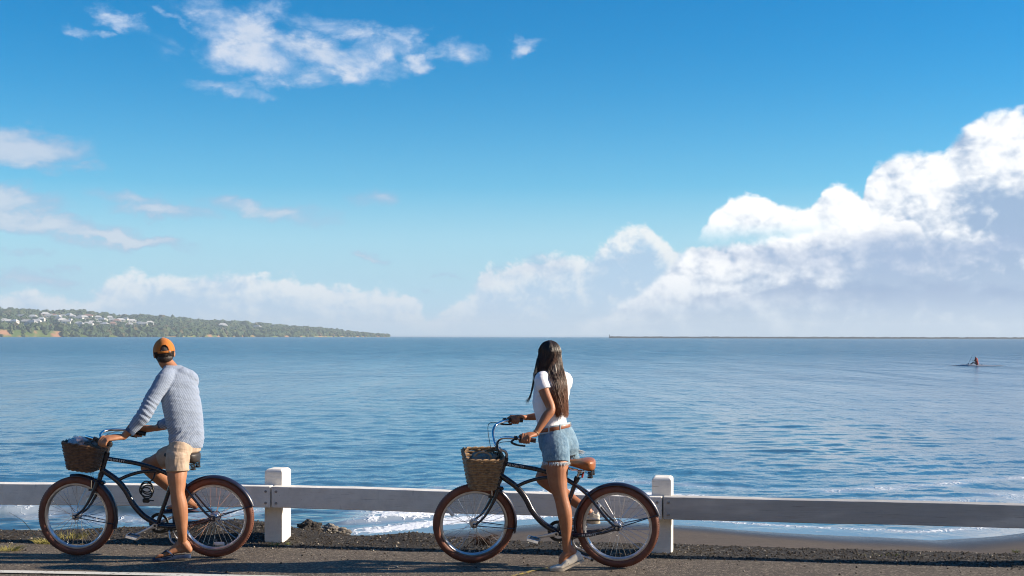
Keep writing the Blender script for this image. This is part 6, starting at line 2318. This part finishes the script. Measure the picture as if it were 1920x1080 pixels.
    ball(q, HM @ Vector((0, -0.016, 0.034)), (0.079, 0.098, 0.090), R3, 28, 18)
    core = [(P(1030, 672, 10.075), 0.066), (P(1030, 690, 10.03), 0.066), (P(1037, 716, 9.99), 0.054), (P(1046, 742, 9.985), 0.038), (P(1052, 758, 9.985), 0.018)]
    limb(q, [c for c, r_ in core], [r_ for c, r_ in core], 5, 20, flat=(1.0, 0.5), up=(0.5, 0.85, 0))
    me = remeshed(q, 0.005, 5, 'hair')
    K = 1500
    a = rng.uniform(0, 1, K)
    side = np.sign(rng.uniform(-1, 1, K))
    # roots along the crown and over the skull, then down
    th = rng.uniform(0.70 * PI, 2.30 * PI, K)                     # round the back of the head
    def hp(x, y, z):
        w_ = np.stack([x, y, z], -1) @ np.array(HM.to_3x3()).T + np.array(HM.translation)
        return w_
    def skull(th, ph, e):
        return hp((0.080 + e) * np.cos(ph) * np.cos(th), -0.016 + (0.100 + e) * np.cos(ph) * np.sin(th), 0.034 + (0.092 + e) * np.sin(ph))
    e = rng.uniform(0.0, 0.006, K)
    ph0 = np.full(K, 1.45)
    ctrl = [skull(th, ph0, e), skull(th, ph0 * 0.62, e), skull(th, ph0 * 0.22, e), skull(th, ph0 * -0.08, e)]
    # the fall: position across the curtain follows the angle round the head
    ac = np.cos(th)                                                # -1 left ... 1 right
    acr = np.clip(ac + rng.normal(0, 0.20, K), -1.12, 1.12)
    dp = rng.uniform(-0.030, 0.022, K)
    def row(v, uL, uR, Y):
        uu = uL + (uR - uL) * (acr + 1) / 2
        bow = 0.035 * (1 - acr ** 2)
        return np.stack([P(u_, v, Y)[:] for u_ in uu]) + np.stack([0 * acr, -bow + dp, 0 * acr], -1)
    ctrl += [row(694, 1006.5, 1053.5, 10.035), row(716, 1014, 1059, 9.985), row(738, 1024, 1061, 9.972), row(760, 1035, 1062.5, 9.972)]
    end = row(783, 1043, 1063, 9.975)
    ln = rng.uniform(0.25, 1.0, K) ** 0.6
    ctrl.append(ctrl[-1] + (end - ctrl[-1]) * ln[:, None])
    C = np.stack(ctrl, 1)
    # resample with Catmull-Rom
    outp = []
    M_ = C.shape[1]
    for i in range(M_ - 1):
        p0 = C[:, max(i - 1, 0)]
        p1, p2 = C[:, i], C[:, i + 1]
        p3 = C[:, min(i + 2, M_ - 1)]
        for kk in range(3):
            t_ = kk / 3
            outp.append(0.5 * (2 * p1 + (p2 - p0) * t_ + (2 * p0 - 5 * p1 + 4 * p2 - p3) * t_ ** 2 + (3 * p1 - p0 - 3 * p2 + p3) * t_ ** 3))
    outp.append(C[:, -1])
    paths = np.stack(outp, 1)
    wob = np.cumsum(rng.normal(0, 0.0009, paths.shape), 1) * np.linspace(0, 1, paths.shape[1])[None, :, None]
    paths = paths + wob + np.stack([0.004 * np.sin(rng.uniform(0, 6.28, (K, 1)) + np.linspace(0, 14, paths.shape[1])[None] * rng.uniform(0.6, 1.3, (K, 1))) * np.linspace(0, 1, paths.shape[1])[None]] + [np.zeros((K, paths.shape[1]))] * 2, -1)
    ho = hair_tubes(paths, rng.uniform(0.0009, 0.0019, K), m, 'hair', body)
    nP = paths.shape[1]
    a_ = ho.data.attributes.new('along', 'FLOAT', 'POINT')
    a_.data.foreach_set('value', np.repeat(np.tile(np.linspace(0, 1, nP), K), 3).astype(np.float32))
    a_ = ho.data.attributes.new('tone', 'FLOAT', 'POINT')
    a_.data.foreach_set('value', np.repeat(rng.uniform(0, 1, K), nP * 3).astype(np.float32))
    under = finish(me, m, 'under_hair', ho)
    a_ = me.attributes.new('along', 'FLOAT', 'POINT')
    co, _ = mesh_np(me)
    zt, zb = P(1030, 645, 10)[2], P(1030, 783, 10)[2]
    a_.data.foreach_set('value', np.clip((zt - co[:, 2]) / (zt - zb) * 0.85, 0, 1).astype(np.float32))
    # loose strands over the left shoulder
    k3 = 46
    base = np.stack([np.array(P(1004 + rng.normal(0, 1.5), 700, 9.98 + rng.normal(0, 0.01))) for _ in range(k3)])
    L1 = np.stack([np.array(P(998 + rng.normal(0, 1.2), 728, 9.965)) for _ in range(k3)])
    L2 = np.stack([np.array(P(993.5 + rng.normal(0, 1.0), 745, 9.965)) for _ in range(k3)])
    L3 = np.stack([np.array(P(988 + rng.normal(0, 2.2), 754 + rng.normal(0, 3), 9.965)) for _ in range(k3)])
    R0 = np.stack([np.array(P(1010 + rng.normal(0, 1.5), 672, 10.03)) for _ in range(k3)])
    pt = np.stack([R0, base, L1, L2, L3], 1)
    lo = hair_tubes(pt, np.full(k3, 0.0014), m, 'loose_strand', ho)
    a_ = lo.data.attributes.new('along', 'FLOAT', 'POINT')
    a_.data.foreach_set('value', np.full(len(lo.data.vertices), 0.2, np.float32))

    # bracelet
    q = MB()
    d = (wL - elL).normalized()
    c = wL - d * 0.016
    a1 = d.cross(Vector((0, 1, 0))).normalized()
    b1 = d.cross(a1)
    for off, rr in ((0.0, 0.0275), (0.004, 0.0285)):
        q.tube([c + d * (off + 0.006 * math.cos(t_)) + a1 * rr * math.cos(t_) + b1 * rr * math.sin(t_) for t_ in np.linspace(0, 2 * PI, 28, endpoint=False)], 0.0013, 6, closed=True)
    q.obj('bracelet', mat('pale_gold', (0.72, 0.58, 0.36), 0.3, (0.62, 0.5, 0.3), 40, metal=0.8), body)

    # shoes
    canvas = mat('cream_canvas', (0.66, 0.61, 0.53), 0.9, (0.58, 0.535, 0.46), 26, bump=0.001, bscale=260)
    jute = mat('sole_jute', (0.50, 0.43, 0.34), 0.9, (0.40, 0.34, 0.26), 60, bump=0.0015, bscale=300, stretch=(1, 1, 3))
    elas = mat('grey_elastic', (0.20, 0.18, 0.17), 0.9)
    def shoe(heel, ballp, toe, up_h):
        d1 = (ballp - heel).normalized()
        lat = Vector((0, 0, 1)).cross((toe - heel).normalized()).normalized()
        def frame(t):          # along the sole, heel 0 ... 1 toe, bending at the ball
            if t < 0.68:
                p = heel.lerp(ballp, t / 0.68)
                d_ = d1
            else:
                p = ballp.lerp(toe, (t - 0.68) / 0.32)
                d_ = (toe - ballp).normalized().lerp(d1, 0.3).normalized()
            u_ = d_.cross(lat)
            if u_.z < 0:
                u_ = -u_
            return p, u_
        q = MB()
        Rg = []
        for t, w_, h_ in ((-0.21, 0.014, 0.060), (-0.15, 0.028, 0.082), (0.02, 0.037, 0.090), (0.16, 0.038, 0.078), (0.30, 0.039, 0.066), (0.44, 0.042, 0.066), (0.56, 0.042, 0.055), (0.70, 0.0445, 0.041), (0.84, 0.041, 0.029), (0.94, 0.030, 0.021), (1.0, 0.013, 0.012)):
            p, u_ = frame(t)
            if t < 0:
                p = heel + d1 * (t * 0.22)
                u_ = frame(0)[1]
            Rg.append((p + u_ * (h_ / 2 - 0.002), lat * w_, u_ * (h_ / 2)))
        rings(q, Rg, 24, 2.6)
        me = remeshed(q, 0.004, 5, 'shoe')
        o_ = finish(me, canvas, 'shoe', body)
        q = MB()
        out = []
        prof2 = [(-0.22, 0.0), (-0.16, 0.026), (0.02, 0.037), (0.3, 0.037), (0.56, 0.043), (0.70, 0.0455), (0.86, 0.041), (0.96, 0.026), (1.01, 0.0)]
        pr = spline(prof2, 4)
        ring_ = [(t, w_) for t, w_ in pr] + [(t, -w_) for t, w_ in pr[::-1]][1:-1]
        lay = []
        for off in (-0.013, 0.003):
            for t, w_ in ring_:
                p, u_ = frame(min(max(t, 0), 1.0))
                if t < 0:
                    p = p + d1 * (t * 0.22)
                lay.append(p + lat * w_ + u_ * off)
        n_ = len(ring_)
        q.add(lay, [(k, (k + 1) % n_, n_ + (k + 1) % n_, n_ + k) for k in range(n_)] + [tuple(range(n_))[::-1], tuple(n_ + k for k in range(n_))])
        q.obj('sole', jute, o_)
        # elastic gore on each side of the tongue
        for e in (-1, 1):
            p, u_ = frame(0.42)
            q = MB()
            dd = d1
            c = p + lat * e * 0.0385 + u_ * 0.030
            q.add([c + u_ * 0.018 - dd * 0.005 + lat * e * 0.001, c - u_ * 0.010 - dd * 0.011 + lat * e * 0.002, c - u_ * 0.010 + dd * 0.013 + lat * e * 0.002,
                   c + u_ * 0.018 - dd * 0.005 - lat * e * 0.006, c - u_ * 0.010 - dd * 0.011 - lat * e * 0.006, c - u_ * 0.010 + dd * 0.013 - lat * e * 0.006],
                  [(0, 1, 2), (3, 5, 4), (0, 3, 4, 1), (1, 4, 5, 2), (2, 5, 3, 0)])
            q.obj('elastic', elas, o_, False)
        return o_
    shoe(hL + Vector((0, 0, -0.028)), bL + Vector((0, 0, -0.013)), tL + Vector((0, 0, -0.006)), 0)
    shoe(hR + Vector((0, 0, -0.010)), hR.lerp(tR, 0.68) + Vector((0, 0, -0.006)), tR, 0)


woman()


# ------------------------------------------------------------------ the canoe far out
canoe_p = P(1832, 686.5, 130.0)
dz = 3.0 * FPX / (686.5 - (HOR + (1832 - 960) * ROLL))
canoe_p = P(1832, 686.0, dz)
ce = empty('outrigger_canoe', (canoe_p.x, canoe_p.y, SEA_Z))
tag(ce, 'slim grey outrigger canoe far out on the water', 'canoe')
hull_m = mat('canoe_hull', (0.34, 0.37, 0.42), 0.5, (0.28, 0.30, 0.34), 3)
L_ = 6.0
q = MB()
Rg = []
for t in np.linspace(-1, 1, 25):
    w_ = 0.22 * max(0.04, (1 - abs(t) ** 2.2)) ** 0.8
    z_ = 0.03 + 0.08 * abs(t) ** 3
    Rg.append((Vector((t * L_ / 2, 0, z_)), Vector((0, w_, 0)), Vector((0, 0, 0.065 * max(0.25, 1 - abs(t) ** 3)))))
rings(q, Rg, 12)
q.obj('hull', hull_m, ce)
q = MB()
q.tube([(-1.6, 0.9, 0.05), (-1.2, 0.9, 0.08), (0.9, 0.9, 0.08), (1.5, 0.9, 0.05)], [0.04, 0.09, 0.09, 0.03], 8)
for x_ in (-0.9, 0.7):
    q.tube([(x_, 0, 0.10), (x_, 0.5, 0.16), (x_, 0.9, 0.08)], 0.03, 6)
q.obj('outrigger', hull_m, ce)
pb = MB()
T = Vector((canoe_p.x, canoe_p.y, SEA_Z + 0.18))
limb(pb, [T + Vector((0, 0, 0.05)), T + Vector((-0.05, 0, 0.35)), T + Vector((-0.12, 0, 0.62)), T + Vector((-0.15, 0, 0.72))], [0.17, 0.16, 0.19, 0.08], 4, 12)
ball(pb, T + Vector((-0.18, 0, 0.88)), (0.09, 0.09, 0.12))
for sgn in (-1, 1):
    limb(pb, [T + Vector((-0.12, sgn * 0.2, 0.60)), T + Vector((-0.32, sgn * 0.26, 0.42)), T + Vector((-0.58, sgn * 0.12, 0.46))], [0.06, 0.05, 0.04], 4, 8)
    limb(pb, [T + Vector((0, sgn * 0.1, 0.05)), T + Vector((-0.45, sgn * 0.12, 0.22)), T + Vector((-0.8, sgn * 0.1, 0.05))], [0.09, 0.07, 0.05], 4, 8)
pb.v = [tuple(T + (Vector(p) - T) * 0.82) for p in pb.v]
pm = remeshed(pb, 0.02, 4, 'person')
po = finish(pm, skin('paddler_skin', (0.30, 0.10, 0.055), (0.26, 0.085, 0.045), (0.2, 0.06, 0.03)), 'person', None)
tag(po, 'distant paddler in a red shirt sitting in the outrigger canoe', 'person')
q = MB()
limb(q, [T + Vector((0.0, 0, 0.10)), T + Vector((-0.05, 0, 0.35)), T + Vector((-0.11, 0, 0.62))], [0.19, 0.18, 0.21], 4, 12)
q.v = [tuple(T + (Vector(p) - T) * 0.82) for p in q.v]
q.obj('shirt', mat('red_shirt', (0.42, 0.05, 0.035), 0.8, (0.36, 0.04, 0.03), 5), po)
q = MB()
q.tube([T + Vector((-0.40, 0.18, 0.95)), T + Vector((-0.75, 0.32, 0.15))], 0.018, 6)
q.box((-0.07, -0.012, -0.28), (0.07, 0.012, 0.10), 0, Matrix.Translation(T + Vector((-0.80, 0.34, 0.05))) @ Matrix.Rotation(0.38, 4, 'Y'), 0.01)
pd = q.obj('paddle', hull_m)
tag(pd, 'dark paddle held by the distant paddler in the canoe', 'paddle')


# ------------------------------------------------------------------ weeds and debris
def tuft(c, n_, h, spread, m, label, lean=(0, 0, 0), group='dry grass tufts by the road', cat='grass tuft'):
    e = empty('grass_tuft', c)
    an = rng.uniform(0, 2 * PI, n_)
    r0 = rng.uniform(0, 1, n_) ** 0.6
    p0 = np.stack([np.cos(an) * spread[0] * r0, np.sin(an) * spread[1] * r0, np.full(n_, -0.01)], -1)
    hh = h * rng.uniform(0.35, 1.0, n_)
    out = np.stack([np.cos(an) * 0.7 + lean[0] + rng.normal(0, .4, n_), np.sin(an) * 0.5 + lean[1] + rng.normal(0, .3, n_)], -1)
    paths = []
    for t_ in np.linspace(0, 1, 6):
        bend = t_ ** 1.7
        paths.append(p0 + np.stack([out[:, 0] * hh * bend * 0.8, out[:, 1] * hh * bend * 0.8, hh * (t_ - 0.28 * t_ ** 2.5)], -1))
    o = hair_tubes(np.stack(paths, 1), rng.uniform(0.0012, 0.0026, n_), m, 'blades', e)
    tag(e, label, cat, group)


dry = mat('dry_grass', (0.34, 0.29, 0.085), 0.8, (0.20, 0.19, 0.05), 18)
grn = mat('green_grass', (0.16, 0.21, 0.045), 0.8, (0.24, 0.22, 0.06), 18)


def gp(u, v, dz_=0.0):
    Yg = CAM_H * FPX / (v - (HOR + (u - 960) * ROLL))
    p = P(u, v, Yg)
    p.z = dz_
    return p


tuft(gp(18, 1032), 150, 0.075, (0.10, 0.07), dry, 'low dry yellow grass tuft at the far left edge of the road', (0.3, 0, 0))
tuft(gp(84, 1018), 150, 0.085, (0.10, 0.05), dry, 'dry grass tuft left of the man\'s front wheel, with a long stem', (-0.2, 0, 0))
tuft(gp(135, 1008), 90, 0.10, (0.13, 0.05), dry, 'dry grass seen through the spokes of the man\'s front wheel', (0.4, 0, 0))
tuft(gp(512, 1021), 34, 0.06, (0.045, 0.02), grn, 'small green weed at the foot of the first post, left side', (0, 0, 0))
tuft(gp(541, 1019), 22, 0.035, (0.03, 0.02), grn, 'tiny green weed at the foot of the first post, right side', (0, 0, 0))
tuft(gp(1672, 1040), 30, 0.03, (0.30, 0.02), grn, 'thin line of green moss along the edge of the road at the right', (0, 0, 0))
tuft(gp(1905, 1034), 24, 0.04, (0.04, 0.02), grn, 'small green weed at the right end of the road edge', (0, 0, 0))
q = MB()
a0 = gp(68, 1012)
q.tube(sp([a0, a0 + Vector((-0.05, 0.02, 0.07)), a0 + Vector((-0.13, 0.03, 0.16)), a0 + Vector((-0.26, 0.05, 0.235))], 6), [0.0028] * 12 + [0.0022, 0.002, 0.0018, 0.0016, 0.0014, 0.0012, 0.001], 6)
so_ = q.obj('stem', mat('straw', (0.52, 0.44, 0.26), 0.8, (0.42, 0.34, 0.2), 30))
tag(so_, 'long pale dry stalk leaning over the grass at the far left', 'stalk')
# dead branch behind the woman's front wheel
q = MB()
c = gp(905, 1001)
c = Vector((P(905, 1004, 10.95).x, 10.95, 0.03))
for i in range(44):
    a = rng.uniform(0, PI)
    L = rng.uniform(0.05, 0.21) * (0.5 + 0.5 * abs(math.cos(a)))
    d = Vector((math.cos(a), rng.normal(0, 0.3), abs(math.sin(a)) * 0.55 + 0.05))
    q.tube(sp([c + Vector((rng.normal(0, 0.045), 0, -0.02)), c + d * L * 0.5 + Vector((0, 0, 0.03)), c + d * L + Vector((0, 0, rng.normal(0, 0.015)))], 4), [0.0026, 0.0026, 0.0025, 0.0023, 0.0021, 0.0019, 0.0016, 0.0013, 0.001], 5)
b_ = q.obj('dead_branch', mat('reddish_twig', (0.10, 0.042, 0.022), 0.85, (0.05, 0.025, 0.016), 20))
tag(b_, 'tangle of dead reddish twigs on the gravel behind the woman\'s front wheel', 'twigs')
yel = mat('worn_yellow_paint', (0.50, 0.36, 0.06), 0.8, (0.16, 0.13, 0.08), 40, lo=0.42, hi=0.55)
yo = strip('yellow_mark', [tuple(gp(960, 1082)), tuple(gp(985, 1076)), tuple(gp(1005, 1070)), tuple(gp(1028, 1066.5))], 0.035, 0.009, yel, 'worn yellow paint mark curving under the white shoe', 'road marking')
